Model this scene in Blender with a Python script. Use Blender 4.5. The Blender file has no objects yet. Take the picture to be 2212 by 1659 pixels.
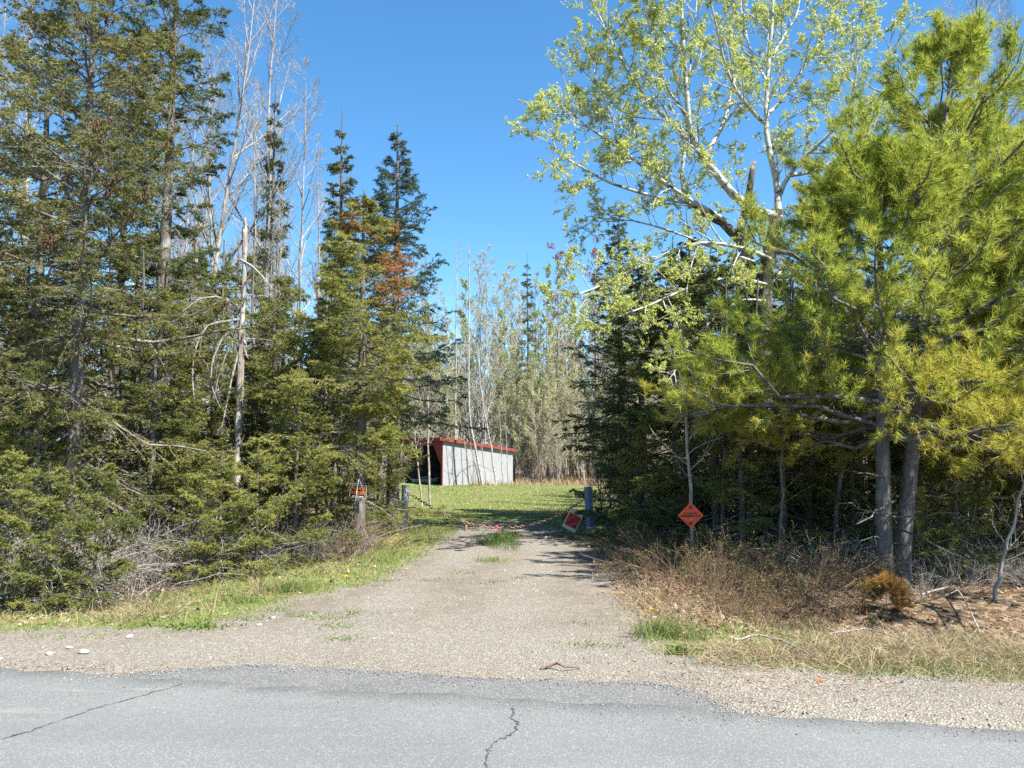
import bpy, math
import numpy as np
from mathutils import Vector, Matrix

SC = bpy.context.scene
COL = SC.collection
PI = math.pi
R = math.radians

# ------------------------------------------------------------------ camera, sky, sun, exposure
CAM_H, PITCH, F = 1.6, R(4.8), 1736.0          # F in pixels of a 2212 x 1659 picture
cam_d = bpy.data.cameras.new('camera')
cam = bpy.data.objects.new('camera', cam_d); COL.objects.link(cam)
cam.location = (0, 0, CAM_H); cam.rotation_euler = (PI/2 + PITCH, 0, 0)
cam_d.sensor_width = 36; cam_d.lens = F/2212*36; cam_d.clip_start = .05; cam_d.clip_end = 3000
SC.camera = cam

SUN_EL, SUN_AZ = R(55), R(127)                  # azimuth clockwise from +Y
sdir = Vector((math.sin(SUN_AZ)*math.cos(SUN_EL), math.cos(SUN_AZ)*math.cos(SUN_EL), math.sin(SUN_EL)))
world = bpy.data.worlds.new('World'); SC.world = world; world.use_nodes = True
wn = world.node_tree.nodes; wl = world.node_tree.links
sky = wn.new('ShaderNodeTexSky'); sky.sky_type = 'NISHITA'; sky.sun_disc = False
sky.sun_elevation = SUN_EL; sky.sun_rotation = SUN_AZ
sky.altitude = 200; sky.air_density = 1.0; sky.dust_density = 0.0; sky.ozone_density = 6.0
bg = wn['Background']; bg.inputs['Strength'].default_value = .084
hs = wn.new('ShaderNodeHueSaturation'); hs.inputs['Saturation'].default_value = 1.15; hs.inputs['Hue'].default_value = .492
wl.new(sky.outputs['Color'], hs.inputs['Color']); wl.new(hs.outputs[0], bg.inputs['Color'])
sun_d = bpy.data.lights.new('sun', 'SUN'); sun_d.energy = 5.0; sun_d.angle = R(.55); sun_d.color = (1, .955, .88)
sun = bpy.data.objects.new('sun', sun_d); COL.objects.link(sun)
sun.rotation_euler = (-sdir).to_track_quat('-Z', 'Y').to_euler(); sun.location = (20, -20, 30)
SC.view_settings.view_transform = 'Standard'; SC.view_settings.look = 'None'
SC.view_settings.exposure = 1.56; SC.view_settings.gamma = 1; SC.view_settings.use_curve_mapping = False
SC.render.engine = 'CYCLES'
SC.cycles.max_bounces = 5; SC.cycles.diffuse_bounces = 3; SC.cycles.transmission_bounces = 3
SC.cycles.use_denoising = False

# ------------------------------------------------------------------ helpers
def ray(u, v):
    x, y = (u - 1106)/F, (829.5 - v)/F
    c, s = math.cos(PITCH), math.sin(PITCH)
    return np.array((x, c - y*s, s + y*c))
def at(u, v, Y):                                # the point at depth Y behind a pixel of the photograph
    d = ray(u, v); return np.array((0, 0, CAM_H)) + d*(Y/d[1])
def gnd(u, v):                                  # the point of level ground behind a pixel
    d = ray(u, v); return (np.array((0, 0, CAM_H)) + d*(CAM_H/-d[2]))[:2]
def nrm(a): return a/np.maximum(np.linalg.norm(a, axis=-1, keepdims=True), 1e-9)
def rnd3(g, n): return nrm(g.normal(size=(n, 3)))

class NZ:                                       # cheap smooth noise from a few sines
    def __init__(s, seed, scale, n=10):
        g = np.random.default_rng(seed)
        s.k = g.normal(size=(n, 2))/scale*2.2; s.p = g.uniform(0, 2*PI, n)
    def __call__(s, x, y):
        a = 0
        for k, p in zip(s.k, s.p): a = a + np.sin(x*k[0] + y*k[1] + p)
        return a/math.sqrt(len(s.p))

class MB:
    def __init__(s): s.v = []; s.f = {3: [], 4: []}; s.m = {3: [], 4: []}; s.t = []; s.d = []; s.n = 0
    def add(s, v, f, mat=0, tint=.5, dead=0.):
        v = np.asarray(v, float).reshape(-1, 3); f = np.asarray(f, np.int64)
        s.v.append(v); s.f[f.shape[1]].append(f + s.n); s.m[f.shape[1]].append(np.full(len(f), mat))
        s.t.append(np.broadcast_to(np.asarray(tint, float), (len(v),)) if np.ndim(tint) < 1 or len(np.atleast_1d(tint)) == len(v) else np.repeat(tint, len(v)//len(tint)))
        s.d.append(np.broadcast_to(np.asarray(dead, float), (len(v),)) if np.ndim(dead) < 1 or len(np.atleast_1d(dead)) == len(v) else np.repeat(dead, len(v)//len(dead)))
        s.n += len(v); return s
    def tubes(s, P, rad, sides=4, mat=0, tint=.5, cap=False):
        P = np.asarray(P, float); rad = np.asarray(rad, float)
        if P.ndim == 2: P = P[None]; rad = rad[None]
        N, K, _ = P.shape
        T = nrm(np.gradient(P, axis=1)); mz = np.abs(T[:, :, 2]).mean(1)
        ref = np.where((mz > .8)[:, None, None], np.array((1., 0, 0)), np.array((0, 0, 1.)))
        b1 = nrm(np.cross(T, np.broadcast_to(ref, T.shape))); b2 = np.cross(T, b1)
        a = np.arange(sides)*2*PI/sides
        V = P[:, :, None] + rad[:, :, None, None]*(np.cos(a)[:, None]*b1[:, :, None] + np.sin(a)[:, None]*b2[:, :, None])
        i = np.arange(N)[:, None, None]*K*sides; k = np.arange(K-1)[None, :, None]*sides; j = np.arange(sides)[None, None]
        j2 = (j + 1) % sides
        Q = np.stack([i+k+j, i+k+j2, i+k+sides+j2, i+k+sides+j], -1).reshape(-1, 4)
        n0 = s.n
        s.add(V.reshape(-1, 3), Q, mat, tint)
        if cap:
            for q in range(N):
                for kk in (0, K-1):
                    c = P[q, kk]; ring = n0 + q*K*sides + kk*sides + np.arange(sides)
                    base = s.n; s.v.append(c[None]); s.t.append(np.array([.5])); s.d.append(np.zeros(1)); s.n += 1
                    s.f[3].append(np.stack([ring, np.roll(ring, -1), np.full(sides, base)], -1)); s.m[3].append(np.full(sides, mat))
        return s
    def tri(s, B, D, S, L, W, mat=0, tint=.5, dead=0.):     # needle: base, direction, side vector
        n = len(B); L = np.broadcast_to(L, (n,))[:, None]; W = np.broadcast_to(W, (n,))[:, None]
        V = np.stack([B - S*W/2, B + S*W/2, B + D*L], 1)
        return s.add(V, np.arange(3*n).reshape(n, 3), mat, np.broadcast_to(tint, (n,)), np.broadcast_to(dead, (n,)))
    def leaf(s, B, D, S, L, W, mat=0, tint=.5, dead=0., fold=.15):
        n = len(B); L = np.broadcast_to(L, (n,))[:, None]; W = np.broadcast_to(W, (n,))[:, None]
        Nn = np.cross(D, S)
        V = np.stack([B, B + D*L*.5 - S*W/2 + Nn*W*fold, B + D*L, B + D*L*.5 + S*W/2 + Nn*W*fold], 1)
        i = np.arange(n)[:, None]*4
        return s.add(V, np.concatenate([i + np.array([0, 1, 2]), i + np.array([0, 2, 3])]), mat, np.broadcast_to(tint, (n,)), np.broadcast_to(dead, (n,)))
    def blade(s, B, D, S, L, W, bend, mat=0, tint=.5, dead=0.):   # grass blade: a quad and a tip that bends over
        n = len(B); L = np.broadcast_to(L, (n,))[:, None]; W = np.broadcast_to(W, (n,))[:, None]
        mid = B + D*L*.55; tip = mid + nrm(D + bend)*L*.5
        V = np.stack([B - S*W/2, B + S*W/2, mid + S*W*.35, mid - S*W*.35, tip], 1)
        i = np.arange(n)[:, None]*5
        return s.add(V, np.concatenate([i + np.array([0, 1, 2]), i + np.array([0, 2, 3]), i + np.array([3, 2, 4])]), mat, np.broadcast_to(tint, (n,)), np.broadcast_to(dead, (n,)))
    def box(s, c, size, M=None, mat=0, tint=.5):
        x, y, z = np.array(size)/2
        V = np.array([(a*x, b*y, q*z) for q in (-1, 1) for a, b in ((-1, -1), (1, -1), (1, 1), (-1, 1))])
        if M is not None: V = V @ np.array(M).T
        return s.add(V + np.array(c), [(3, 2, 1, 0), (4, 5, 6, 7), (0, 1, 5, 4), (1, 2, 6, 5), (2, 3, 7, 6), (3, 0, 4, 7)], mat, tint)
    def prism(s, pts, z0, z1, mat=0):            # pts counter-clockwise (x, y)
        n = len(pts); V = [(p[0], p[1], z0) for p in pts] + [(p[0], p[1], z1) for p in pts]
        s.add(V, [(i, (i+1) % n, n+(i+1) % n, n+i) for i in range(n)], mat)
        b = s.n - 2*n
        s.poly = getattr(s, 'poly', []) + [(list(range(b+n, b+2*n)), mat), (list(range(b, b+n))[::-1], mat)]
        return s
    def mesh(s, name, mats, smooth=False):
        me = bpy.data.meshes.new(name)
        V = np.concatenate(s.v); t = np.concatenate(s.t); d = np.concatenate(s.d)
        me.vertices.add(len(V)); me.vertices.foreach_set('co', V.astype(np.float32).ravel())
        idx, start, mi, o = [], [], [], 0
        for k in (3, 4):
            if s.f[k]:
                f = np.concatenate(s.f[k]); idx.append(f.ravel()); start.append(o + np.arange(len(f))*k); o += f.size
                mi.append(np.concatenate(s.m[k]))
        for poly, m in getattr(s, 'poly', []):
            idx.append(np.array(poly)); start.append(np.array([o])); o += len(poly); mi.append(np.array([m]))
        idx = np.concatenate(idx); start = np.concatenate(start); mi = np.concatenate(mi)
        me.loops.add(len(idx)); me.loops.foreach_set('vertex_index', idx.astype(np.int32))
        me.polygons.add(len(start)); me.polygons.foreach_set('loop_start', start.astype(np.int32))
        me.polygons.foreach_set('material_index', mi.astype(np.int32))
        if smooth or len(start) < 3000: me.polygons.foreach_set('use_smooth', np.full(len(start), bool(smooth)))
        for nm, arr in (('tint', t), ('dead', d)):
            at_ = me.attributes.new(nm, 'FLOAT', 'POINT'); at_.data.foreach_set('value', arr.astype(np.float32))
        for m in (mats if isinstance(mats, (list, tuple)) else [mats]): me.materials.append(m)
        me.update(calc_edges=True)
        return me
    def build(s, name, mats, parent=None, smooth=False): return link(name, s.mesh(name, mats, smooth), parent)

def link(name, me, parent=None):
    o = bpy.data.objects.new(name, me); COL.objects.link(o); o.parent = parent; return o
def tag(o, label=None, cat=None, group=None, kind=None):
    for k, v in (('label', label), ('category', cat), ('group', group), ('kind', kind)):
        if v: o[k] = v
    return o
def empty(name, loc, label, cat, group=None, rz=0):
    o = link(name, None); o.location = [float(c) for c in loc]; o.rotation_euler = (0, 0, rz); o.empty_display_size = .2
    return tag(o, label, cat, group)

# ------------------------------------------------------------------ materials
class NT:
    def __init__(s, name):
        s.m = bpy.data.materials.new(name); s.m.use_nodes = True
        s.n = s.m.node_tree.nodes; s.l = s.m.node_tree.links; s.p = s.n['Principled BSDF']; s.out = s.n['Material Output']
        s.co = s.n.new('ShaderNodeTexCoord').outputs['Object']
    def lk(s, a, b): s.l.new(a, b)
    def put(s, sock, v):
        if hasattr(v, 'is_output'): s.l.new(v, sock)
        else: sock.default_value = v
    def noise(s, scale, detail=4, rough=.55, co=None):
        n = s.n.new('ShaderNodeTexNoise'); n.inputs['Scale'].default_value = scale; n.inputs['Detail'].default_value = detail
        n.inputs['Roughness'].default_value = rough; s.lk(co or s.co, n.inputs['Vector']); return n.outputs['Fac']
    def voro(s, scale, out='Color', feature='F1', co=None):
        n = s.n.new('ShaderNodeTexVoronoi'); n.feature = feature; n.inputs['Scale'].default_value = scale
        s.lk(co or s.co, n.inputs['Vector']); return n.outputs[out]
    def stretch(s, sc):
        n = s.n.new('ShaderNodeMapping'); n.inputs['Scale'].default_value = sc; s.lk(s.co, n.inputs['Vector']); return n.outputs[0]
    def attr(s, name):
        n = s.n.new('ShaderNodeAttribute'); n.attribute_name = name; return n.outputs['Fac']
    def ramp(s, f, stops):
        n = s.n.new('ShaderNodeValToRGB'); e = n.color_ramp.elements
        while len(e) < len(stops): e.new(.5)
        for x, (pos, c) in zip(e, stops): x.position = pos; x.color = (*c, 1) if len(c) == 3 else c
        s.put(n.inputs[0], f); return n.outputs[0]
    def math(s, op, a, b=0., clamp=False):
        n = s.n.new('ShaderNodeMath'); n.operation = op; n.use_clamp = clamp; s.put(n.inputs[0], a); s.put(n.inputs[1], b); return n.outputs[0]
    def mix(s, f, a, b, mode='MIX'):
        n = s.n.new('ShaderNodeMix'); n.data_type = 'RGBA'; n.blend_type = mode
        s.put(n.inputs[0], f); s.put(n.inputs[6], (*a, 1) if isinstance(a, tuple) else a); s.put(n.inputs[7], (*b, 1) if isinstance(b, tuple) else b)
        return n.outputs[2]
    def smooth(s, f, a, b):
        n = s.n.new('ShaderNodeMapRange'); n.interpolation_type = 'SMOOTHSTEP'; s.put(n.inputs[0], f)
        n.inputs[1].default_value = a; n.inputs[2].default_value = b; return n.outputs[0]
    def bump(s, h, strength=.5, dist=.02):
        n = s.n.new('ShaderNodeBump'); n.inputs['Strength'].default_value = strength; n.inputs['Distance'].default_value = dist
        s.lk(h, n.inputs['Height']); s.lk(n.outputs[0], s.p.inputs['Normal'])
    def done(s, col, rough=.8, spec=.3):
        s.put(s.p.inputs['Base Color'], (*col, 1) if isinstance(col, tuple) else col)
        s.p.inputs['Roughness'].default_value = rough; s.p.inputs['Specular IOR Level'].default_value = spec; return s.m

def foliage(name, dark, light, brown=(.16, .075, .03), trans=.3, rough=.55, spec=.25):
    t = NT(name)
    n = t.noise(2.2, 2)
    f = t.math('ADD', t.attr('tint'), t.math('MULTIPLY', t.math('SUBTRACT', n, .5), .7), True)
    oi = t.n.new('ShaderNodeObjectInfo')
    f = t.math('ADD', f, t.math('MULTIPLY', t.math('SUBTRACT', oi.outputs['Random'], .5), .3), True)
    c = t.mix(f, dark, light); c = t.mix(t.attr('dead'), c, brown)
    t.done(c, rough, spec)
    tr = t.n.new('ShaderNodeBsdfTranslucent'); t.lk(c, tr.inputs[0])
    mx = t.n.new('ShaderNodeMixShader'); mx.inputs[0].default_value = trans
    t.lk(t.p.outputs[0], mx.inputs[1]); t.lk(tr.outputs[0], mx.inputs[2]); t.lk(mx.outputs[0], t.out.inputs[0])
    return t.m
def bark(name, a, b, c=None, scale=14, stretch=(1, 1, .25), bd=.015, patch=3):
    t = NT(name); co = t.stretch(stretch)
    n = t.noise(scale, 6, .65, co); col = t.ramp(n, [(.3, a), (.68, b)])
    if c: col = t.mix(t.smooth(t.noise(patch, 4, .6), .52, .66), col, c)
    v = t.voro(scale*2.2, 'Distance', co=co)
    t.bump(t.math('ADD', n, v), .8, bd)
    return t.done(col, .9, .15)

M = {}
M['spruce'] = foliage('spruce_needles', (.12, .13, .04), (.50, .46, .17), trans=.47)
M['darkspruce'] = foliage('dark_spruce_needles', (.055, .08, .026), (.25, .265, .08), trans=.42)
M['fir'] = foliage('fir_needles', (.10, .13, .033), (.48, .46, .12), (.34, .165, .085), trans=.47)
M['bluespruce'] = foliage('blue_green_needles', (.045, .072, .04), (.16, .205, .10), trans=.38)
M['pine'] = foliage('pine_needles', (.23, .31, .04), (.62, .67, .14), (.52, .40, .07), trans=.5, rough=.5, spec=.15)
M['seedling'] = foliage('browned_pine_needles', (.16, .13, .03), (.40, .26, .06), (.36, .20, .06), trans=.35)
M['aspen_leaf'] = foliage('aspen_leaves', (.30, .36, .07), (.60, .62, .20), trans=.48, rough=.5, spec=.15)
M['bud'] = foliage('spring_buds', (.36, .35, .15), (.62, .63, .27), (.30, .08, .06), trans=.42)
M['freshleaf'] = foliage('fresh_green_leaves', (.22, .27, .08), (.45, .48, .17), trans=.4)
M['redbud'] = foliage('red_buds', (.22, .06, .05), (.40, .17, .13), trans=.25)
M['shrub_leaf'] = foliage('shrub_leaves', (.08, .13, .02), (.22, .28, .05), trans=.35)
M['grass'] = foliage('grass_blades', (.06, .11, .018), (.215, .275, .065), (.38, .32, .185), trans=.3)
M['drygrass'] = foliage('dry_grass_blades', (.20, .15, .08), (.46, .385, .235), (.24, .13, .07), trans=.2, rough=.7)
M['litter'] = foliage('dead_leaves', (.11, .062, .034), (.40, .31, .21), (.23, .115, .05), trans=.1, rough=.7)
M['bark_spruce'] = bark('spruce_bark', (.07, .058, .05), (.19, .165, .145), (.24, .25, .22))
M['bark_dead'] = bark('dead_twigs', (.16, .14, .12), (.40, .37, .33), None, 20)
M['bark_snag'] = bark('snag_wood', (.10, .08, .065), (.46, .42, .37), (.17, .12, .09), 9, patch=6)
M['bark_pine'] = bark('pine_bark', (.06, .055, .05), (.17, .16, .15), (.20, .21, .19))
M['bark_bare'] = bark('bare_tree_bark', (.19, .165, .145), (.36, .33, .295), (.40, .39, .36), 10)
M['bark_sap'] = bark('sapling_bark', (.27, .235, .19), (.46, .42, .355), None, 10)
M['bark_birch'] = bark('birch_bark', (.26, .23, .20), (.46, .43, .39), (.12, .10, .08), 7, (1, 1, 2.0), .004, 9)
M['bark_aspen'] = bark('aspen_bark', (.30, .30, .26), (.52, .51, .46), (.10, .09, .08), 7, (1, 1, 1.4), .006, 7)
M['bark_darktrunk'] = bark('aspen_old_bark', (.04, .035, .03), (.13, .115, .10), (.3, .29, .26), 9, patch=4)
M['redstem'] = bark('brush_stems', (.10, .055, .04), (.24, .155, .11), None, 12)

def mat_asphalt():
    t = NT('asphalt')
    big = t.noise(.7, 4, .6); sp = t.voro(170, 'Color'); fine = t.noise(240, 2, .7)
    sep = t.n.new('ShaderNodeSeparateColor'); t.lk(sp, sep.inputs[0])
    base = t.ramp(big, [(.3, (.116, .120, .116)), (.7, (.152, .156, .151))])
    col = t.mix(t.math('MULTIPLY', t.smooth(sep.outputs[0], .70, .98), .7), base, (.29, .29, .28))
    col = t.mix(t.math('MULTIPLY', t.smooth(sep.outputs[1], .72, .98), .65), col, (.10, .105, .11))
    col = t.mix(t.math('MULTIPLY', t.smooth(t.noise(1.1, 5, .7, t.stretch((.35, 2.2, 1))), .60, .72), .35), col, (.33, .29, .23))
    col = t.mix(t.math('MULTIPLY', t.smooth(t.noise(.9, 5, .65, t.stretch((.25, 1.6, 1))), .45, .7), .3), col, (.11, .112, .11))
    t.bump(t.math('ADD', t.voro(170, 'Distance'), fine), .35, .006)
    return t.done(col, .82, .35)
def mat_apron():
    t = NT('rough_asphalt')
    big = t.noise(1.3, 4, .6); sp = t.voro(95, 'Color'); sep = t.n.new('ShaderNodeSeparateColor'); t.lk(sp, sep.inputs[0])
    base = t.ramp(big, [(.3, (.108, .109, .105)), (.7, (.145, .145, .14))])
    col = t.mix(t.math('MULTIPLY', t.smooth(sep.outputs[0], .6, .98), .55), base, (.27, .26, .245))
    col = t.mix(t.math('MULTIPLY', t.smooth(sep.outputs[1], .7, .98), .7), col, (.075, .08, .08))
    t.bump(t.math('ADD', t.voro(95, 'Distance'), t.noise(160, 2)), .5, .01)
    return t.done(col, .88, .25)
def gravel_col(t):
    sp = t.voro(70, 'Color'); sep = t.n.new('ShaderNodeSeparateColor'); t.lk(sp, sep.inputs[0])
    big = t.noise(.55, 5, .6); mid = t.noise(5, 5, .65)
    base = t.ramp(big, [(.32, (.178, .161, .134)), (.5, (.208, .182, .145)), (.68, (.202, .185, .156))])
    base = t.mix(t.math('MULTIPLY', t.smooth(mid, .5, .75), .5), base, (.19, .155, .115))
    col = t.mix(t.math('MULTIPLY', t.smooth(sep.outputs[0], .55, .97), .6), base, (.39, .36, .315))
    col = t.mix(t.math('MULTIPLY', t.smooth(sep.outputs[1], .62, .97), .5), col, (.13, .118, .10))
    sp2 = t.voro(28, 'Color'); s2 = t.n.new('ShaderNodeSeparateColor'); t.lk(sp2, s2.inputs[0])
    col = t.mix(t.math('MULTIPLY', t.smooth(s2.outputs[2], .8, .97), .3), col, (.36, .34, .305))
    col = t.mix(t.math('MULTIPLY', t.math('MULTIPLY', t.attr('track'), t.smooth(mid, .25, .65)), .62), col, (.14, .11, .076))
    h = t.math('ADD', t.math('MULTIPLY', t.voro(70, 'Distance'), 1.4), t.noise(110, 2))
    return col, h
def mat_gravel():
    t = NT('gravel'); c, h = gravel_col(t); t.bump(h, .7, .018); return t.done(c, .92, .2)
def mat_ground():
    t = NT('ground_soil'); gc, h = gravel_col(t)
    n = t.noise(9, 6, .7); n2 = t.noise(1.2, 4, .6)
    lit = t.ramp(n, [(.28, (.06, .038, .024)), (.5, (.15, .10, .062)), (.72, (.28, .21, .14))])
    sp = t.voro(17, 'Color'); sep = t.n.new('ShaderNodeSeparateColor'); t.lk(sp, sep.inputs[0])
    lit = t.mix(t.math('MULTIPLY', t.smooth(sep.outputs[0], .45, .95), .75), lit, (.33, .25, .165))
    lit = t.mix(t.math('MULTIPLY', t.smooth(sep.outputs[1], .5, .9), .8), lit, (.07, .045, .028))
    grs = t.ramp(t.noise(3.5, 6, .7), [(.32, (.30, .25, .14)), (.45, (.17, .20, .06)), (.7, (.13, .20, .04))])
    col = t.mix(t.attr('tint'), lit, grs); col = t.mix(t.attr('dead'), col, gc)
    t.bump(t.math('ADD', h, t.math('MULTIPLY', n, 2.)), .7, .02)
    return t.done(col, .95, .15)
def plain(name, col, rough=.7, spec=.3, vary=.25, scale=6, metal=0):
    t = NT(name); n = t.noise(scale, 5, .65)
    c = t.mix(t.math('MULTIPLY', t.smooth(n, .4, .75), vary), col, tuple(x*.45 for x in col))
    t.bump(n, .25, .01); t.done(c, rough, spec); t.p.inputs['Metallic'].default_value = metal; return t.m
M['asphalt'] = mat_asphalt(); M['apron'] = mat_apron(); M['gravel'] = mat_gravel(); M['ground'] = mat_ground()
M['crack'] = plain('crack_filler', (.075, .073, .068), .95, .1)
M['stone'] = foliage('stones', (.095, .087, .075), (.33, .31, .28), trans=0, rough=.9)
M['red'] = plain('red_paint', (.235, .05, .042), .8, .2, .55, 9)
M['rust'] = plain('rusty_iron', (.31, .20, .13), .85, .3, .5, 30)
M['post'] = plain('grey_post_paint', (.27, .32, .38), .75, .3, .45, 7)
M['post2'] = plain('blue_post_paint', (.16, .22, .33), .7, .3, .3, 7)
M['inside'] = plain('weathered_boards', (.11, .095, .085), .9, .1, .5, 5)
M['sled'] = plain('pale_blue_plastic', (.34, .46, .62), .4, .5, .2, 4)
M['placard'] = plain('orange_red_placard', (.95, .095, .03), .5, .4, .12, 12)
M['placard2'] = plain('faded_red_placard', (.62, .05, .04), .55, .4, .2, 12)
M['board'] = plain('pale_sign_board', (.62, .59, .46), .7, .3, .2, 14)
M['stake'] = plain('weathered_lath', (.30, .25, .17), .85, .2, .4, 14)
M['black'] = plain('black_print', (.012, .012, .012), .5, .3, .1)
M['orange'] = plain('orange_print', (.85, .20, .04), .5, .3, .1)
M['white'] = plain('white_print', (.75, .75, .73), .5, .3, .1)
M['pink'] = plain('pink_ribbon', (.75, .14, .20), .5, .4, .3, 30)
M['tanribbon'] = plain('faded_ribbon', (.34, .19, .12), .6, .3, .3, 30)
M['yellow'] = plain('dandelion_petals', (.85, .62, .02), .6, .2, .1)
M['wire'] = plain('wire_steel', (.2, .2, .2), .5, .5, .1, 5, .8)
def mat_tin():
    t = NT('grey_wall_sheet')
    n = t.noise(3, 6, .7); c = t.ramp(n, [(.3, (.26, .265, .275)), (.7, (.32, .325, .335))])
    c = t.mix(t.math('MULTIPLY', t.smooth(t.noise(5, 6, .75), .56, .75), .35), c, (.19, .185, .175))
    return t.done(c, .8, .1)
M['tin'] = mat_tin()

# ------------------------------------------------------------------ ground
g0 = np.random.default_rng(7)
nA, nB, nC = NZ(1, 2.4), NZ(2, .55), NZ(3, .18, 12)
nG = NZ(4, 1.1, 12)
EA, EB = gnd(0, 1449), gnd(2212, 1581)          # far edge of the road
rd = (EB - EA)/np.linalg.norm(EB - EA); rn = np.array((-rd[1], rd[0]))   # along, and away from the road
def road_dist(x, y): return (x - EA[0])*rn[0] + (y - EA[1])*rn[1]
def bumpf(a, c, w): return np.exp(-((a - c)/w)**2)
def sst(a, lo, hi):
    q = np.clip((a - lo)/(hi - lo), 0, 1); return q*q*(3 - 2*q)
def height(x, y):
    x = np.asarray(x, float); y = np.asarray(y, float)
    d = road_dist(x, y)
    h = -.012 - .05*sst(d, .2, 3) + .05*sst(d, 5, 14)
    off = sst(d, 2.0, 3.6)
    side = sst(np.abs(x - drive_x(y)), 1.9, 3.2)
    h = h + off*side*(.05*nA(x, y) + .018*nB(x, y))
    h = h - .38*bumpf(d, 3.9, .95)*sst(x, 2.0, 3.4)           # ditch beside the pine
    h = h - .30*bumpf(d, 3.6, 1.1)*sst(-x, 3.4, 5.2)          # ditch beside the spruces
    h = h - .06*sst(-d, -.25, .0)
    h = h - .4*sst(-d, 6.6, 9)
    far = sst(np.hypot(x, y), 60, 200)
    return h + far*2.0*nZ(x, y)*.4
nZ = NZ(9, 60)
def drive_x(y): return np.interp(y, [5, 9, 13, 17, 24, 40], [-.9, -.75, -.2, -.1, -.3, -.8])

# gravel outline drawn on the photograph, laid on the ground
gp = [(-900, 1352), (0, 1362), (200, 1352), (420, 1338), (560, 1318), (660, 1282), (800, 1252), (880, 1215), (935, 1180), (965, 1155), (985, 1140), (1005, 1130),
      (1060, 1124), (1140, 1126), (1215, 1142), (1265, 1172), (1290, 1205), (1300, 1250), (1345, 1310), (1385, 1360), (1420, 1400), (1540, 1428), (1800, 1452), (2212, 1470), (3200, 1482)]
GP = np.array([gnd(*p) for p in gp]); GP = np.vstack([GP, [(14, -1.5), (-14, -1.5)]])
def sdf(x, y, poly):
    x = np.asarray(x, float); y = np.asarray(y, float)
    d = np.full(x.shape, 1e9); ins = np.zeros(x.shape, bool); n = len(poly)
    for i in range(n):
        a, b = poly[i], poly[(i+1) % n]; e = b - a
        wx, wy = x - a[0], y - a[1]; q = np.clip((wx*e[0] + wy*e[1])/(e @ e), 0, 1)
        d = np.minimum(d, np.hypot(wx - e[0]*q, wy - e[1]*q))
        if a[1] != b[1]:
            c = ((a[1] > y) != (b[1] > y)) & (x < e[0]*(y - a[1])/e[1] + a[0]); ins ^= c
    return np.where(ins, -d, d)
def gravel_sd(x, y):
    s = sdf(x, y, GP) + .10*nB(x, y) + .05*nC(x, y)
    return s
LAWN = np.array([gnd(*p) for p in [(850, 1112), (962, 1155), (1010, 1133), (1060, 1128), (1140, 1130), (1215, 1146), (1268, 1172), (1300, 1150), (1330, 1100), (1310, 1052), (1120, 1043), (860, 1041)]])
STRIP = np.array([gnd(*p) for p in [(1035, 1118), (1125, 1118), (1130, 1165), (1112, 1215), (1045, 1215), (1025, 1165)]])
VERGE = np.array([gnd(*p) for p in [(-400, 1365), (0, 1362), (420, 1340), (660, 1284), (880, 1217), (965, 1152), (990, 1112), (900, 1100), (865, 1132), (800, 1192), (640, 1196), (450, 1243), (330, 1290), (150, 1308), (-400, 1318)]])
def green_mask(x, y):
    d = road_dist(x, y)
    g = sst(-sdf(x, y, LAWN), -.6, .5)
    g = np.maximum(g, .9*sst(-sdf(x, y, STRIP), -.15, .1))
    g = np.maximum(g, sst(-sdf(x, y, VERGE), -.3, .15))
    right = (x > .9) & (y < 9); vr = sst(d, .95, 1.25)*(1 - sst(d, 2.0, 3.2))*.8
    g = np.maximum(g, np.where(right, vr, 0))
    return np.clip(g + .18*nG(x, y)*(g > .05), 0, 1)

def axis(segs):
    o = []
    for a, b, s in segs: o += list(np.arange(a, b - 1e-6, s))
    return np.array(o + [segs[-1][1]])
gx = axis([(-900, -200, 100), (-200, -60, 20), (-60, -20, 4), (-20, -9, .6), (-9, 9, .14), (9, 20, .6), (20, 60, 4), (60, 200, 20), (200, 900, 100)])
gy = axis([(-600, -100, 100), (-100, -20, 16), (-20, 3, 1.2), (3, 13, .14), (13, 22, .22), (22, 46, .8), (46, 90, 4), (90, 200, 18), (200, 1500, 100)])
X, Y = np.meshgrid(gx, gy); Z = height(X, Y)
gs = gravel_sd(X, Y); grn = green_mask(X, Y)
gravm = sst(-gs, -.35, .12)*(1 - .85*sst(-sdf(X, Y, STRIP), -.2, .1))
nx, ny = len(gx), len(gy)
I = np.arange(nx*ny).reshape(ny, nx)
Q = np.stack([I[:-1, :-1], I[:-1, 1:], I[1:, 1:], I[1:, :-1]], -1).reshape(-1, 4)
Vg = np.stack([X, Y, Z], -1).reshape(-1, 3)
mb = MB(); mb.add(Vg, Q, 0, grn.ravel(), gravm.ravel())
tag(mb.build('ground', M['ground'], smooth=True), kind='structure')
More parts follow.
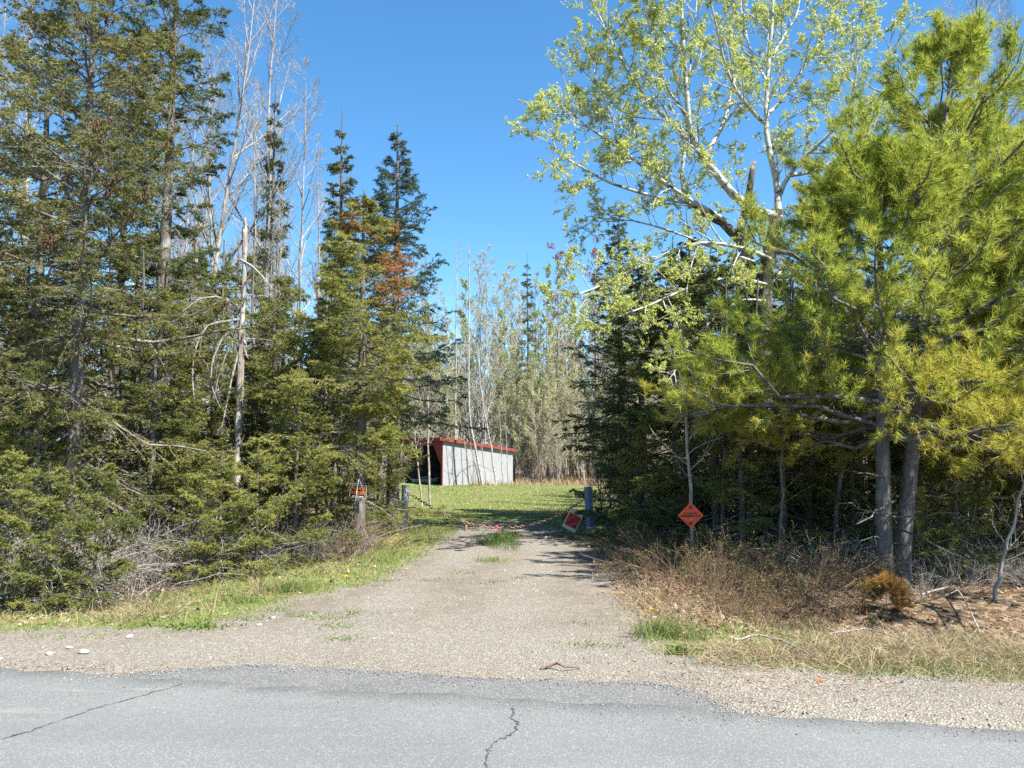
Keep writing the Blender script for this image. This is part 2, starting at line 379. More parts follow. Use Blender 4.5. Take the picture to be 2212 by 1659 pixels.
# the gravel driveway and shoulder: its own sheet, following the ground
keep = (gs.ravel()[Q] < -.02).all(1) & (road_dist(X, Y).ravel()[Q] > -.35).all(1) & (np.abs(X).ravel()[Q] < 9.2).all(1)
Qd = Q[keep]; used = np.unique(Qd); remap = np.zeros(nx*ny, np.int64); remap[used] = np.arange(len(used))
mb = MB(); mb.add(Vg[used] + np.array((0, 0, .005)), remap[Qd])
dv = mb.build('driveway', M['gravel'], smooth=True); tag(dv, kind='structure')
ux, uy = Vg[used, 0], Vg[used, 1]; lat = ux - drive_x(uy)
rut = np.exp(-((np.abs(lat) - .75)/.38)**2)*sst(uy, 6, 9)                       # two compacted wheel tracks, duller between and beside them
trk = np.clip((1 - rut)*sst(uy, 6.5, 10)*.9 + .5*sst(-gs.ravel()[used], .9, .1) + .25*nG(ux, uy), 0, 1)
at_ = dv.data.attributes.new('track', 'FLOAT', 'POINT'); at_.data.foreach_set('value', trk.astype(np.float32))

# road: a slab with an uneven edge, its cracks, and the rougher asphalt apron
def on_line(s, d): p = EA + rd*s + rn*d; return p
ss = np.concatenate([np.linspace(-200, -8, 40), np.linspace(-7.9, 16, 240), np.linspace(16.5, 200, 40)])
edge = np.array([on_line(s, .02*math.sin(s*1.9) + .035*nC(s, 0.) + .04*nB(s*2, 3.)) for s in ss])
near = np.array([on_line(s, -6.7 + .03*math.sin(s*2.3)) for s in ss])
mb = MB(); n = len(ss)
V = np.vstack([np.c_[near, np.full(n, .012)], np.c_[np.array([on_line(q, -3.35) for q in ss]), np.full(n, .03)], np.c_[np.array([on_line(q, -.25) for q in ss]), np.full(n, .0134)], np.c_[edge, np.full(n, .012)], np.c_[edge + rn*.05, np.full(n, -.09)], np.c_[near - rn*.05, np.full(n, -.09)]])
i = np.arange(n-1)
mb.add(V, np.concatenate([np.stack([a*n+i, a*n+i+1, b*n+i+1, b*n+i], -1) for a, b in ((5, 0), (0, 1), (1, 2), (2, 3), (3, 4))]))
road = tag(mb.build('road', M['asphalt'], smooth=True), kind='structure')
def road_z(p):
    d = -road_dist(p[0], p[1]); q = min(max(d, 0), 6.7); return .012 + .018*(q/3.35 if q < 3.35 else (6.7 - q)/3.35)
def crack(pix, w, seed):
    g = np.random.default_rng(seed); P = np.array([gnd(*p) for p in pix])
    t = np.linspace(0, len(P)-1, 60); px = np.interp(t, range(len(P)), P[:, 0]); py = np.interp(t, range(len(P)), P[:, 1])
    c = np.stack([px, py], 1) + g.normal(size=(60, 2))*.009
    T = nrm(np.gradient(c, axis=0)); S = np.stack([-T[:, 1], T[:, 0]], 1); ww = w*g.uniform(.1, 1.6, (60, 1))
    L_ = [(*p, road_z(p) + .0035) for p in c - S*ww/2]; R_ = [(*p, road_z(p) + .0035) for p in c + S*ww/2]
    mb = MB(); i = np.arange(59); mb.add(L_ + R_, np.stack([i, i+1, 60+i+1, 60+i], -1)[:, ::-1]); mb.build('crack', M['crack'], road)
crack([(-60, 1625), (60, 1588), (200, 1538), (300, 1510), (395, 1482)], .009, 1)
crack([(1046, 1700), (1050, 1640), (1060, 1618), (1090, 1600), (1112, 1585), (1120, 1570), (1105, 1555), (1108, 1535)], .009, 2)
ap = [(180, 1462), (270, 1458), (340, 1449), (430, 1441), (520, 1437), (610, 1438), (700, 1441), (800, 1450), (900, 1456), (1010, 1462), (1100, 1466), (1200, 1470), (1300, 1474), (1400, 1477), (1470, 1488), (1530, 1506), (1570, 1525), (1610, 1542), (1640, 1556)]
AP = [gnd(*p) for p in ap]; NA = 320; t = np.linspace(0, len(AP)-1, NA)
ax_ = np.interp(t, range(len(AP)), [p[0] for p in AP]); ay_ = np.interp(t, range(len(AP)), [p[1] for p in AP])
ga = np.random.default_rng(3); top = np.stack([ax_, ay_], 1) + rn*(ga.normal(0, .012, (NA, 1)) + .015*nC(ax_, ay_)[:, None] + .035*nB(ax_, ay_)[:, None])
sl = (top - EA) @ rd; bot = np.array([on_line(s, -.2) for s in sl])
mb = MB(); i = np.arange(NA-1)
V = np.vstack([np.c_[bot, np.full(NA, .004)], np.c_[top, np.full(NA, .004)], np.c_[top + rn*.03, np.full(NA, -.07)]])
mb.add(V, np.concatenate([np.stack([i, i+1, NA+i+1, NA+i], -1), np.stack([NA+i, NA+i+1, 2*NA+i+1, 2*NA+i], -1)]))
tag(mb.build('asphalt_apron', M['apron']), kind='structure')

# ------------------------------------------------------------------ tree building blocks
def path_at(P, t):
    K = P.shape[1]; q = np.clip(t, 0, .9999)*(K-1); i = q.astype(int); f = (q - i)[..., None]
    n = np.arange(len(P)).reshape(-1, *([1]*(t.ndim-1)))
    a, b = P[n, i], P[n, i+1]
    return a + (b - a)*f, nrm(b - a)
def plen(P): return np.linalg.norm(np.diff(P, axis=1), axis=2).sum(1)
def spawn(g, P, m, t0, t1, ang, L, K=4, flat=False, grav=0., wob=.08, angsd=8):
    N = len(P); t = t0 + (t1 - t0)*(np.arange(m)[None] + g.uniform(0, 1, (N, m)))/m
    p, T = path_at(P, t); pl = plen(P)[:, None]
    if flat:
        z = np.zeros_like(T); z[..., 2] = 1; S = nrm(np.cross(T, z)); s = np.where((np.arange(m) % 2 == 0)[None, :, None], 1., -1.)
        perp = nrm(S*s + .35*g.normal(size=S.shape))
    else:
        perp = g.normal(size=T.shape); perp = nrm(perp - (perp*T).sum(-1, keepdims=True)*T)
    a = np.radians(ang + angsd*g.normal(size=(N, m)))[..., None]
    d = (np.cos(a)*T + np.sin(a)*perp).reshape(-1, 3); p = p.reshape(-1, 3); tt = t.ravel()
    LL = np.maximum(L(t, np.broadcast_to(pl, t.shape)).ravel()*g.uniform(.65, 1.25, N*m), .01)
    pts = [p]
    for k in range(1, K):
        d = nrm(d + np.array((0, 0, grav/(K-1))) + wob*g.normal(size=d.shape)); pts.append(pts[-1] + d*(LL/(K-1))[:, None])
    return np.stack(pts, 1), tt, np.repeat(np.arange(N), m)
def taper(P, c, tip=.3, mx=1e9, mn=.0015):
    r0 = np.clip(plen(P)*c, mn, mx); return r0[:, None]*np.linspace(1, tip, P.shape[1])[None]
def needles(mb, g, P, n, L, W, fwd=.55, t0=0., t1=1., tint=None, dead=None, upb=.15):
    N = len(P); t = g.uniform(t0, t1, (N, n)); p, T = path_at(P, t); p = p.reshape(-1, 3); T = T.reshape(-1, 3)
    Rr = rnd3(g, N*n); Rr = nrm(Rr - (Rr*T).sum(1, keepdims=True)*T)
    D = nrm(T*fwd + Rr*np.array((1, 1, .6)) + np.array((0, 0, upb))); S = nrm(np.cross(D, np.array((0, 0, .75)) + rnd3(g, N*n)))
    ti = g.uniform(0, 1, N*n)*.35 + (np.repeat(tint, n) if tint is not None else .3)
    de = np.repeat(dead, n) if dead is not None else 0.
    mb.tri(p, D, S, L*g.uniform(.6, 1.25, N*n), W, 0, ti, de)

def trunk_path(g, H, lean=(0, 0), wob=.02, K=14):
    t = np.linspace(0, 1, K); P = np.zeros((K, 3)); P[:, 2] = H*t
    w = np.cumsum(g.normal(0, wob, (K, 2)), 0)*H/K; w -= w[0]; P[:, :2] = w + np.outer(t, np.array(lean))
    return P

def conifer(seed, H, r0, base, Lmax, nprim, nsec, nter, needle, mats, shape=.85, el=(-10, 42), sag=.12, dead_low=14, nn=(12, 14), gaps=.0, deadf=None, cones=0, wob=.012, irr=.25, lowcut=None, cut=None):
    """A spruce or fir: meshes of trunk, branches, foliage (dead_branches, cones) about its base."""
    g = np.random.default_rng(seed); tp = trunk_path(g, H, wob=wob); out = {}
    tr = MB(); rr = r0*(1 - np.linspace(0, 1, 14))**.85 + .006; rr[0] *= 1.35
    tp0 = tp.copy(); tp0[0, 2] = -.25; tr.tubes(tp0, rr, 9); out['trunk'] = tr.mesh('trunk', mats[1], True)
    nw_ = max(6, int(round(nprim/6.5))); s = np.clip(((np.arange(nprim)*nw_//nprim) + .35*g.normal(size=nprim)*.6 + .5)/nw_, 0, 1); z = base + (H*.955 - base)*s
    az = np.arange(nprim)*2.39996 + g.normal(0, .4, nprim)
    L = Lmax*((1 - s)**shape*(1 - irr + 2*irr*g.uniform(0, 1, nprim)) + .035)
    if lowcut is not None: L *= np.clip(.45 + s/lowcut*.55, 0, 1)
    if cut is not None: L = cut(az, z, L)
    if gaps: L *= np.where(g.uniform(0, 1, nprim) < gaps, .35, 1)
    e = np.radians(el[0] + (el[1] - el[0])*s + g.normal(0, 7, nprim))
    K = 7; t = np.linspace(0, 1, K)
    px = np.interp(z, tp[:, 2], tp[:, 0]); py = np.interp(z, tp[:, 2], tp[:, 1])
    h = L[:, None]*t*np.cos(e)[:, None]; azt = az[:, None] + g.normal(0, .12, nprim)[:, None]*t
    P = np.stack([px[:, None] + h*np.cos(azt), py[:, None] + h*np.sin(azt), z[:, None] + L[:, None]*(t*np.sin(e)[:, None] - sag*np.sin(PI*t*.9)*(1-s)[:, None])], -1)
    P[:, 1:] += g.normal(0, .02, (nprim, K-1, 3))*L[:, None, None]
    bt = g.uniform(0, .35, nprim); dd = np.zeros(nprim) if deadf is None else deadf(g, P[:, -1], s)
    br = MB(); br.tubes(P, taper(P, .011, .25, r0*.35, .004), 4)
    fo = MB(); nl, nw = needle
    S2, t2, i2 = spawn(g, P, nsec, .12, .985, 52, lambda t, pl: np.minimum(.48*pl*(1 - t) + .10, .9), 4, True, -.38)
    kp = g.uniform(0, 1, len(S2)) < np.clip(L[i2]/(.5*Lmax), .16, 1)*np.where(t2 < .3, .45, 1); S2, i2 = S2[kp], i2[kp]
    S3, t3, i3 = spawn(g, S2, nter, .1, 1., 48, lambda t, pl: .42*pl*(1 - t) + .055, 3, True, -.3)
    needles(fo, g, S3, nn[0], nl, nw, tint=bt[i2[i3]], dead=dd[i2[i3]])
    needles(fo, g, S2, nn[1], nl, nw, t0=.25, tint=bt[i2], dead=dd[i2])
    needles(fo, g, P, nn[1]*2, nl, nw, t0=.45, tint=bt, dead=dd)
    br.tubes(S2, taper(S2, .009, .4, .008, .002), 3)
    top = tp[-3:][None]; needles(fo, g, top, 46, nl*1.2, nw, .9)
    out['branches'] = br.mesh('branches', mats[1]); out['foliage'] = fo.mesh('foliage', mats[0])
    if dead_low:
        m = dead_low; zz = g.uniform(.25, max(base*1.3, .9), m); a = g.uniform(0, 2*PI, m); Ld = g.uniform(.35, 1., m)*min(Lmax, 1.6)
        dv = np.stack([np.cos(a), np.sin(a), g.uniform(-.45, .25, m)], -1); c0 = np.stack([np.interp(zz, tp[:, 2], tp[:, 0]), np.interp(zz, tp[:, 2], tp[:, 1]), zz], -1)
        Pd = np.stack([c0 + dv*Ld[:, None]*q - np.array((0, 0, .25))*(Ld[:, None]*q*q) for q in np.linspace(0, 1, 5)], 1)
        Pd[:, :, 2] = np.maximum(Pd[:, :, 2], .05)
        D2, _, _ = spawn(g, Pd, 7, .2, 1, 45, lambda t, pl: .4*pl*(1-t) + .1, 4, False, -.5, .18)
        D3, _, _ = spawn(g, D2, 3, .2, 1, 45, lambda t, pl: .4*pl*(1-t) + .05, 3, False, -.3, .2)
        I2, _, _ = spawn(g, P, 5, .04, .55, 60, lambda t, pl: .14*pl + .08, 4, False, -.25, .2); I3, _, _ = spawn(g, I2, 2, .3, 1, 45, lambda t, pl: .4*pl, 3, False, -.2, .2)
        db = MB(); db.tubes(I2, taper(I2, .008, .4, .005, .0025), 3); db.tubes(I3, taper(I3, .01, .5, .003, .0018), 3); db.tubes(Pd, taper(Pd, .010, .3, .014), 4); db.tubes(D2, taper(D2, .008, .4, .006), 3); db.tubes(D3, taper(D3, .01, .5, .003), 3)
        out['dead_branches'] = db.mesh('dead_branches', M['bark_dead'])
    if cones:
        hi = np.where(s > .25)[0]; pk = g.choice(hi, cones)
        c = path_at(P[pk], g.uniform(.35, 1, (cones, 1)))[0].reshape(-1, 3)
        cc = np.repeat(c, 5, 0) + g.normal(0, .05, (cones*5, 3)); cm = MB()
        q = np.stack([cc, cc + np.array((0, 0, -.035)), cc + np.array((0, 0, -.075))], 1) + g.normal(0, .008, (cones*5, 3, 3))
        cm.tubes(q, np.broadcast_to(np.array([.008, .017, .006]), (cones*5, 3)), 5)
        out['cones'] = cm.mesh('cones', M['cone'])
    return out
M['cone'] = plain('spruce_cones', (.13, .065, .035), .8, .2, .4, 20)

def place(proto, name, label, cat, x, y, sc=1, rz=0, group=None, tilt=(0, 0), z=None):
    o = empty(name, (x, y, float(height(x, y)) - .03 if z is None else z), label, cat, group)
    o.rotation_euler = (tilt[0], tilt[1], rz); o.scale = (sc, sc, sc) if np.isscalar(sc) else sc
    for part, me in proto.items():
        c = link(part, me, o)
        if part in ('cones', 'buds', 'leaves', 'dead_branches'): c['kind'] = 'stuff'
    return o

# ------------------------------------------------------------------ conifer kinds
G = np.random.default_rng(11)
big = conifer(21, 9.9, .125, .8, 2.7, 118, 18, 7, (.05, .0175), (M['spruce'], M['bark_spruce']), .5, (-14, 45), .16, 26, cones=95, gaps=.1, irr=.35)
tall = conifer(22, 11.6, .15, 1.6, 1.85, 100, 16, 7, (.05, .0175), (M['darkspruce'], M['bark_spruce']), .45, (-18, 45), .1, 22, gaps=.2, irr=.4, lowcut=1.0)
firA = conifer(23, 6.1, .105, 1.75, 1.6, 92, 17, 7, (.046, .016), (M['fir'], M['bark_spruce']), .7, (-7, 40), .08, 3, irr=.35,
    deadf=lambda g, e, s: np.where(((s > .52) & (s < .83) & (e[:, 0] > -.15) & (e[:, 1] < .35) & (g.uniform(0, 1, len(s)) < .75)) | ((g.uniform(0, 1, len(s)) < .06) & (s > .3)), g.uniform(.5, 1, len(s)), 0),
    cut=lambda az, z, L: np.where((np.cos(az) > .1) & (z < 2.7), L*.5, L))
spire = conifer(24, 10, .10, 1.5, .95, 110, 11, 5, (.044, .016), (M['darkspruce'], M['bark_spruce']), .75, (-25, 25), .05, 12, cones=24, irr=.3)
blue = conifer(25, 8.9, .12, 2.3, 1.75, 112, 13, 6, (.044, .016), (M['bluespruce'], M['bark_spruce']), .85, (-2, 48), .04, 10, irr=.3)
firB = conifer(26, 7.4, .11, .5, 2.0, 92, 16, 7, (.054, .02), (M['darkspruce'], M['bark_spruce']), .75, (-12, 35), .10, 18, irr=.35)
yf1 = conifer(27, 3.2, .04, .12, 1.05, 60, 11, 5, (.042, .0145), (M['fir'], M['bark_spruce']), .8, (-5, 45), .06, 6, irr=.35)
yf2 = conifer(28, 2.3, .03, .10, .95, 42, 11, 5, (.042, .0145), (M['fir'], M['bark_spruce']), .7, (0, 45), .05, 8, irr=.45, gaps=.15)
yf3 = conifer(29, 4.4, .055, .5, 1.15, 62, 11, 5, (.042, .0145), (M['fir'], M['bark_spruce']), .6, (-12, 40), .1, 14, irr=.45, gaps=.25)

def X_of(u, Yd): return float(at(u, 975, Yd)[0])
SPR, FIR = 'spruce tree', 'fir tree'
place(big, 'spruce_tree', 'tall olive green spruce hung with brown cones at the woods edge', SPR, X_of(160, 11.6), 11.6, 1.0, .3)
place(tall, 'spruce_tree', 'dark tall spruce with bare middle trunk and dense green top', SPR, X_of(338, 14.2), 14.2, 1.02, 1.2)
place(spire, 'spruce_tree', 'narrow dark spire spruce with browned tip rising behind the signed fir', SPR, X_of(728, 19), 19, 1.0, 0)
place(spire, 'fir_tree', 'thin ragged dark fir between the bare trees and the dead snag', FIR, X_of(575, 18), 18, (.75, .75, 1.03), 2)
place(blue, 'spruce_tree', 'blue green pointed spruce with upswept tips behind the signed fir', SPR, X_of(848, 17), 17, 1.0, .5)
sign_fir = place(firA, 'fir_tree', 'fir with rusty dead patch that carries the private property sign', FIR, X_of(778, 13.2), 13.2, 1.0, 0)
place(big, 'spruce_tree', 'ragged olive spruce on the far flank of the cone hung spruce', SPR, X_of(-190, 12.2), 12.2, .95, 2.4)
place(firB, 'fir_tree', 'broad dark fir whose low boughs reach toward the gate post', FIR, X_of(1462, 15.4), 15.4, (.95, .95, .8), 1)
place(firB, 'fir_tree', 'dark fir standing close behind the orange diamond sign', FIR, X_of(1545, 14.0), 14.0, .74, 2.2)
place(firB, 'fir_tree', 'shaded fir under the forked aspen', FIR, X_of(1660, 16.5), 16.5, .8, 3.6)
place(firB, 'fir_tree', 'dark fir wedged between the broad dark fir and the signed brush', FIR, X_of(1495, 16.4), 16.4, (1.0, 1.0, .85), 4.1)
place(firB, 'fir_tree', 'dark fir just behind the forked aspen trunk', FIR, X_of(1600, 17.6), 17.6, (1.05, 1.05, .85), 5.0)
place(firB, 'fir_tree', 'dark fir at the lawn corner beyond the broad dark fir', FIR, X_of(1385, 18.5), 18.5, (.9, .9, .85), .4)
place(firB, 'fir_tree', 'dark fir filling the shade between aspen and pine', FIR, X_of(1760, 16.5), 16.5, (1.0, 1.0, .7), 2.9)
place(blue, 'spruce_tree', 'pointed green spruce half hidden behind the aspen leaves', SPR, X_of(1345, 19.5), 19.5, .88, 2.5)
place(tall, 'spruce_tree', 'dim spruce filling the gap behind the cone hung spruce', SPR, X_of(70, 16), 16, .95, 4)
place(big, 'spruce_tree', 'olive spruce between the cone hung spruce and the dark tall spruce, set back', SPR, X_of(245, 17.5), 17.5, 1.05, 5)

LM = {}
def lm_label(desc, x, y, names):
    k = min(names, key=lambda q: (LM[q][0]-x)**2 + (LM[q][1]-y)**2); dy = y - LM[k][1]; dx = x - LM[k][0]
    rel = 'beside' if abs(dy) < .8 else ('farther from the road than' if dy > 0 else 'nearer the road than')
    return f'{desc} {rel} {k}'
# young firs of the understorey, beside the spruces and beside the pine
yl = [(80, 11.0, yf3, .8), (330, 12.4, yf3, 1.0), (400, 12.2, yf1, .85), (455, 13.8, yf3, 1.0), (535, 14.0, yf1, 1.05), (585, 13.4, yf3, 1.05),
      (640, 12.4, yf1, .95), (690, 13.8, yf3, 1.0), (215, 9.3, yf2, .75), (110, 9.0, yf2, .7), (25, 9.0, yf2, .75), (480, 11.0, yf2, .75), (560, 11.3, yf2, .8), (790, 15.8, yf1, .7), (-60, 11, yf1, .9), (725, 15.5, yf3, 1.15),
      (610, 15.5, yf3, 1.3), (500, 15.5, yf3, 1.35), (400, 16, yf3, 1.3), (280, 15, yf3, 1.3), (820, 16.3, yf3, 1.1)]
LMS = {'the cone hung spruce': (160, 11.6), 'the dark tall spruce': (338, 14.2), 'the broken snag': (512, 12.9), 'the signed fir': (778, 13.2), 'the thin ragged fir': (575, 18), 'the ragged olive spruce': (-190, 12.2),
       'the twin trunk pine': (1900, 10.6), 'the forked aspen': (1662, 15), 'the orange diamond sign': (1492, 12), 'the broad dark fir': (1440, 15.2), 'the crooked sapling': (2148, 9.8), 'the shed': (1010, 39.5), 'the leaning blue post': (1274, 16), 'the blue green spruce': (848, 17), 'the spire spruce': (728, 19)}
for k_, (u_, y_) in LMS.items(): LM[k_] = (X_of(u_, y_), y_)
LEFT = ['the cone hung spruce', 'the dark tall spruce', 'the broken snag', 'the signed fir', 'the thin ragged fir', 'the ragged olive spruce', 'the blue green spruce', 'the spire spruce']
RIGHT = ['the twin trunk pine', 'the forked aspen', 'the orange diamond sign', 'the broad dark fir', 'the crooked sapling']
FD = {id(yf1): 'full skirted young fir', id(yf2): 'small bushy young fir', id(yf3): 'gappy slender young fir'}
for i, (u, Yd, p, s) in enumerate(yl):
    place(p, 'young_fir', lm_label(FD[id(p)], X_of(u, Yd), Yd, LEFT), 'young fir', X_of(u, Yd), Yd, s*G.uniform(.92, 1.08), G.uniform(0, 6), 'young firs below the spruces')
yr = [(1395, 14.6, yf1, .8), (1600, 12.8, yf3, .8), (1690, 13.5, yf3, .95), (1770, 14.5, yf1, 1.0), (1840, 13.2, yf3, .85), (2010, 12.6, yf1, .8), (2060, 11.7, yf2, .95), (2110, 13.8, yf3, .95), (1975, 11.2, yf2, .6), (2240, 13, yf1, .9), (1720, 17, yf3, 1.3), (1830, 18, yf3, 1.3), (2040, 17, yf3, 1.3), (2180, 18.5, yf3, 1.3), (1940, 16, yf3, 1.2)]
for i, (u, Yd, p, s) in enumerate(yr):
    place(p, 'young_fir', lm_label(FD[id(p)], X_of(u, Yd), Yd, RIGHT), 'young fir', X_of(u, Yd), Yd, s*G.uniform(.92, 1.08), G.uniform(0, 6), 'young firs in the shade of the pine')

# ------------------------------------------------------------------ the long-needled pine
def pine(seed, stems, H, nprim, base, Lmax):
    g = np.random.default_rng(seed); out = {}
    br = MB(); fo = MB()
    for k, (bx, by, lx, ly, hh) in enumerate(stems):
        tp = trunk_path(g, H*hh, (lx, ly), .010); tp[:, :2] += (bx, by)
        tr = MB(); tp0 = tp.copy(); tp0[0, 2] = -.3; rr = .105*(1 - np.linspace(0, 1, 14))**.8 + .008; rr[0] *= 1.3
        tr.tubes(tp0, rr, 10); out['trunk' if k == 0 else 'trunk.%03d' % k] = tr.mesh('trunk', M['bark_pine'], True)
        s = np.sort(g.uniform(0, 1, nprim)); z = base + (H*hh*.98 - base)*s; az = np.arange(nprim)*2.39996 + g.normal(0, .3, nprim)
        L = Lmax*(np.minimum(1, 1.3*(1 - s)**.8)*g.uniform(.65, 1.15, nprim) + .12)
        e = np.radians(-5 + 58*s + g.normal(0, 8, nprim)); K = 7; t = np.linspace(0, 1, K)
        cx = np.interp(z, tp[:, 2], tp[:, 0]); cy = np.interp(z, tp[:, 2], tp[:, 1]); h = L[:, None]*t*np.cos(e)[:, None]
        P = np.stack([cx[:, None] + h*np.cos(az)[:, None], cy[:, None] + h*np.sin(az)[:, None], z[:, None] + L[:, None]*(t*np.sin(e)[:, None] + .12*t*t)], -1)
        P[:, 1:] += g.normal(0, .025, (nprim, K-1, 3))*L[:, None, None]
        br.tubes(P, taper(P, .013, .25, .04, .006), 5)
        S2, t2, i2 = spawn(g, P, 11, .22, 1., 44, lambda t, pl: .42*pl*(1 - t) + .22, 4, False, .35)
        S3, t3, i3 = spawn(g, S2, 5, .2, 1., 38, lambda t, pl: .35*pl*(1 - t) + .13, 3, False, .3)
        br.tubes(S2, taper(S2, .012, .4, .01, .003), 3); br.tubes(S3[::2], taper(S3[::2], .016, .5, .004, .002), 3)
        bt = g.uniform(0, .4, nprim); dd = np.where(s < .16, g.uniform(0, .6, nprim), g.uniform(0, .15, nprim))
        for Q_, nb, t0, ii in ((S3, 7, .1, i2[i3]), (S2, 9, .2, i2), (P, 5, .85, np.arange(nprim))):
            N = len(Q_); tt = g.uniform(t0, 1, (N, nb)); p, T = path_at(Q_, tt); p = np.repeat(p.reshape(-1, 3), 7, 0); T = np.repeat(T.reshape(-1, 3), 7, 0)
            n = len(p); Rr = rnd3(g, n); D = nrm(T*.9 + Rr*.72 + np.array((0, 0, -.05))); S = nrm(np.cross(D, rnd3(g, n)))
            old = (g.uniform(0, 1, N*nb) < .10)*.6
            fo.tri(p, D, S, .125*g.uniform(.55, 1.2, n), .0072, 0, np.repeat(bt[ii], nb*7) + g.uniform(0, .45, n), np.clip(np.repeat(dd[ii], nb*7) + np.repeat(old, 7), 0, 1))
    m = 16; zz = g.uniform(min(.5, base*.5), base, m); a = g.uniform(0, 2*PI, m); Ld = g.uniform(.4, 1.5, m); bx = [stems[q % len(stems)] for q in range(m)]
    c0 = np.array([(b[0], b[1], q) for b, q in zip(bx, zz)]); dv = np.stack([np.cos(a), np.sin(a), g.uniform(-.2, .2, m)], -1)
    Pd = np.stack([c0 + dv*Ld[:, None]*q + g.normal(0, .03, (m, 3))*q for q in np.linspace(0, 1, 6)], 1)
    D2, _, _ = spawn(g, Pd, 6, .3, 1, 45, lambda t, pl: .35*pl*(1-t) + .1, 4, False, -.2, .2)
    db = MB(); db.tubes(Pd, taper(Pd, .014, .3, .02), 5); db.tubes(D2, taper(D2, .01, .4, .006), 3)
    out['dead_branches'] = db.mesh('dead_branches', M['bark_pine'])
    out['branches'] = br.mesh('branches', M['bark_pine']); out['foliage'] = fo.mesh('foliage', M['pine'])
    return out
PX, PY = X_of(1900, 10.6), 10.6
pn = pine(41, [(0, 0, .25, .2, .74), (.30, .25, 1.15, .2, 1.0)], 7.4, 58, 1.8, 2.6)
place(pn, 'pine_tree', 'bright yellow green pine with two grey trunks and long needles', 'pine tree', PX, PY)
place(pn, 'pine_tree', 'long needled pine just beyond the twin trunk pine, away from the gate', 'pine tree', X_of(2350, 11.6), 11.6, .92, 2.3)

place(pn, 'pine_tree', 'tall pine set back between the twin trunk pine and the crooked sapling', 'pine tree', X_of(2290, 14.2), 14.2, 1.12, 4.4)

# ------------------------------------------------------------------ the forked aspen, drawn limb by limb
def limb(pts, Y0, dY, K=12):
    P = np.array([at(u, v, Y0 + dY*q/(len(pts)-1)) for q, (u, v) in enumerate(pts)])
    t = np.linspace(0, len(pts)-1, K); return np.stack([np.interp(t, range(len(pts)), P[:, k]) for k in range(3)], -1)
AY = 15.0
ab = (X_of(1662, AY), AY)
ga = np.random.default_rng(51)
A0 = empty('aspen_tree', (*ab, float(height(*ab))), 'forked aspen with white limbs and fresh yellow green leaves', 'aspen tree')
off = np.array((*ab, float(height(*ab))))
trunkp = np.array([off + (0, 0, -.3)] + [at(u, v, AY) for u, v in ((1655, 1000), (1648, 800), (1652, 640), (1660, 560), (1672, 500), (1680, 455))])
trunk2 = np.array([at(u, v, AY + .3) for u, v in ((1650, 700), (1630, 600), (1600, 520), (1560, 480), (1520, 462), (1482, 425))])
stub = limb([(1598, 500), (1615, 440), (1622, 390), (1628, 350)], AY + .2, 0, 6)
mb = MB(); mb.tubes(trunkp - off, np.array([.19, .16, .15, .14, .13, .125, .12]), 10); mb.tubes(trunk2 - off, np.array([.13, .12, .11, .09, .075, .05]), 8)
mb.tubes(stub - off, np.linspace(.085, .05, 6), 8, cap=True); mb.build('trunk', M['bark_darktrunk'], A0, True)
limbs = [([(1685, 470), (1640, 462), (1600, 440), (1565, 395), (1530, 345), (1495, 312), (1480, 250), (1478, 130), (1474, 0), (1470, -140)], 15, -.6, .105),
         ([(1680, 455), (1682, 400), (1664, 340), (1650, 250), (1660, 150), (1672, 60), (1665, -60), (1670, -160)], 15, .5, .075),
         ([(1685, 420), (1705, 370), (1760, 315), (1830, 255), (1890, 215), (1950, 165)], 15, -1.0, .05),
         ([(1540, 468), (1490, 440), (1470, 400), (1485, 320), (1480, 210), (1500, 90), (1510, -60)], 15.3, 1.2, .055),
         ([(1570, 478), (1500, 440), (1430, 385), (1340, 320), (1275, 275), (1220, 235), (1185, 210)], 15.2, -1.2, .045),
         ([(1500, 440), (1420, 430), (1330, 400), (1265, 365), (1215, 340), (1180, 310)], 15.2, -1.6, .04),
         ([(1490, 310), (1420, 240), (1350, 150), (1300, 60), (1265, -20)], 14.8, .8, .045),
         ([(1520, 340), (1570, 260), (1590, 160), (1580, 40), (1590, -100)], 14.9, 1.5, .045),
         ([(1655, 250), (1700, 200), (1760, 110), (1800, 20), (1850, -90)], 15.2, .6, .04),
         ([(1650, 265), (1600, 220), (1560, 130), (1540, 20), (1520, -100)], 15.2, -1.4, .04),
         ([(1700, 380), (1770, 370), (1850, 320), (1905, 240), (1925, 130), (1930, 40)], 15, 1.4, .04),
         ([(1670, 120), (1720, 40), (1740, -60)], 15.4, .5, .03),
         ([(1475, 120), (1410, 40), (1370, -60)], 14.5, -.6, .03),
         ([(1664, 560), (1620, 535), (1560, 520), (1480, 530), (1400, 560), (1330, 600), (1265, 630), (1215, 640)], 14.9, -1.8, .045),
         ([(1656, 615), (1580, 592), (1500, 620), (1420, 650), (1330, 690), (1260, 720)], 14.9, -2.0, .035),
         ([(1662, 575), (1610, 556), (1540, 540), (1470, 500), (1390, 480), (1320, 475), (1260, 465)], 15, .9, .035),
         ([(1480, 250), (1430, 180), (1400, 90), (1390, -20)], 14.8, -1.2, .03),
         ([(1340, 320), (1320, 240), (1280, 160), (1260, 90)], 14.6, .5, .022),
         ([(1660, 180), (1620, 110), (1600, 20), (1610, -80)], 15.2, 1.5, .028),
         ([(1430, 385), (1400, 330), (1350, 290), (1300, 200)], 14.8, 1.0, .022),
         ([(1830, 255), (1850, 170), (1840, 80), (1870, 0)], 14.4, .8, .022),
         ([(1652, 650), (1600, 642), (1560, 670), (1500, 720), (1470, 780), (1440, 830)], 14.8, -1.6, .025),
         ([(1655, 620), (1700, 565), (1760, 500), (1800, 430)], 15, 1.0, .035)]
LB = []
mb = MB(); wood2 = MB(); lf = MB()
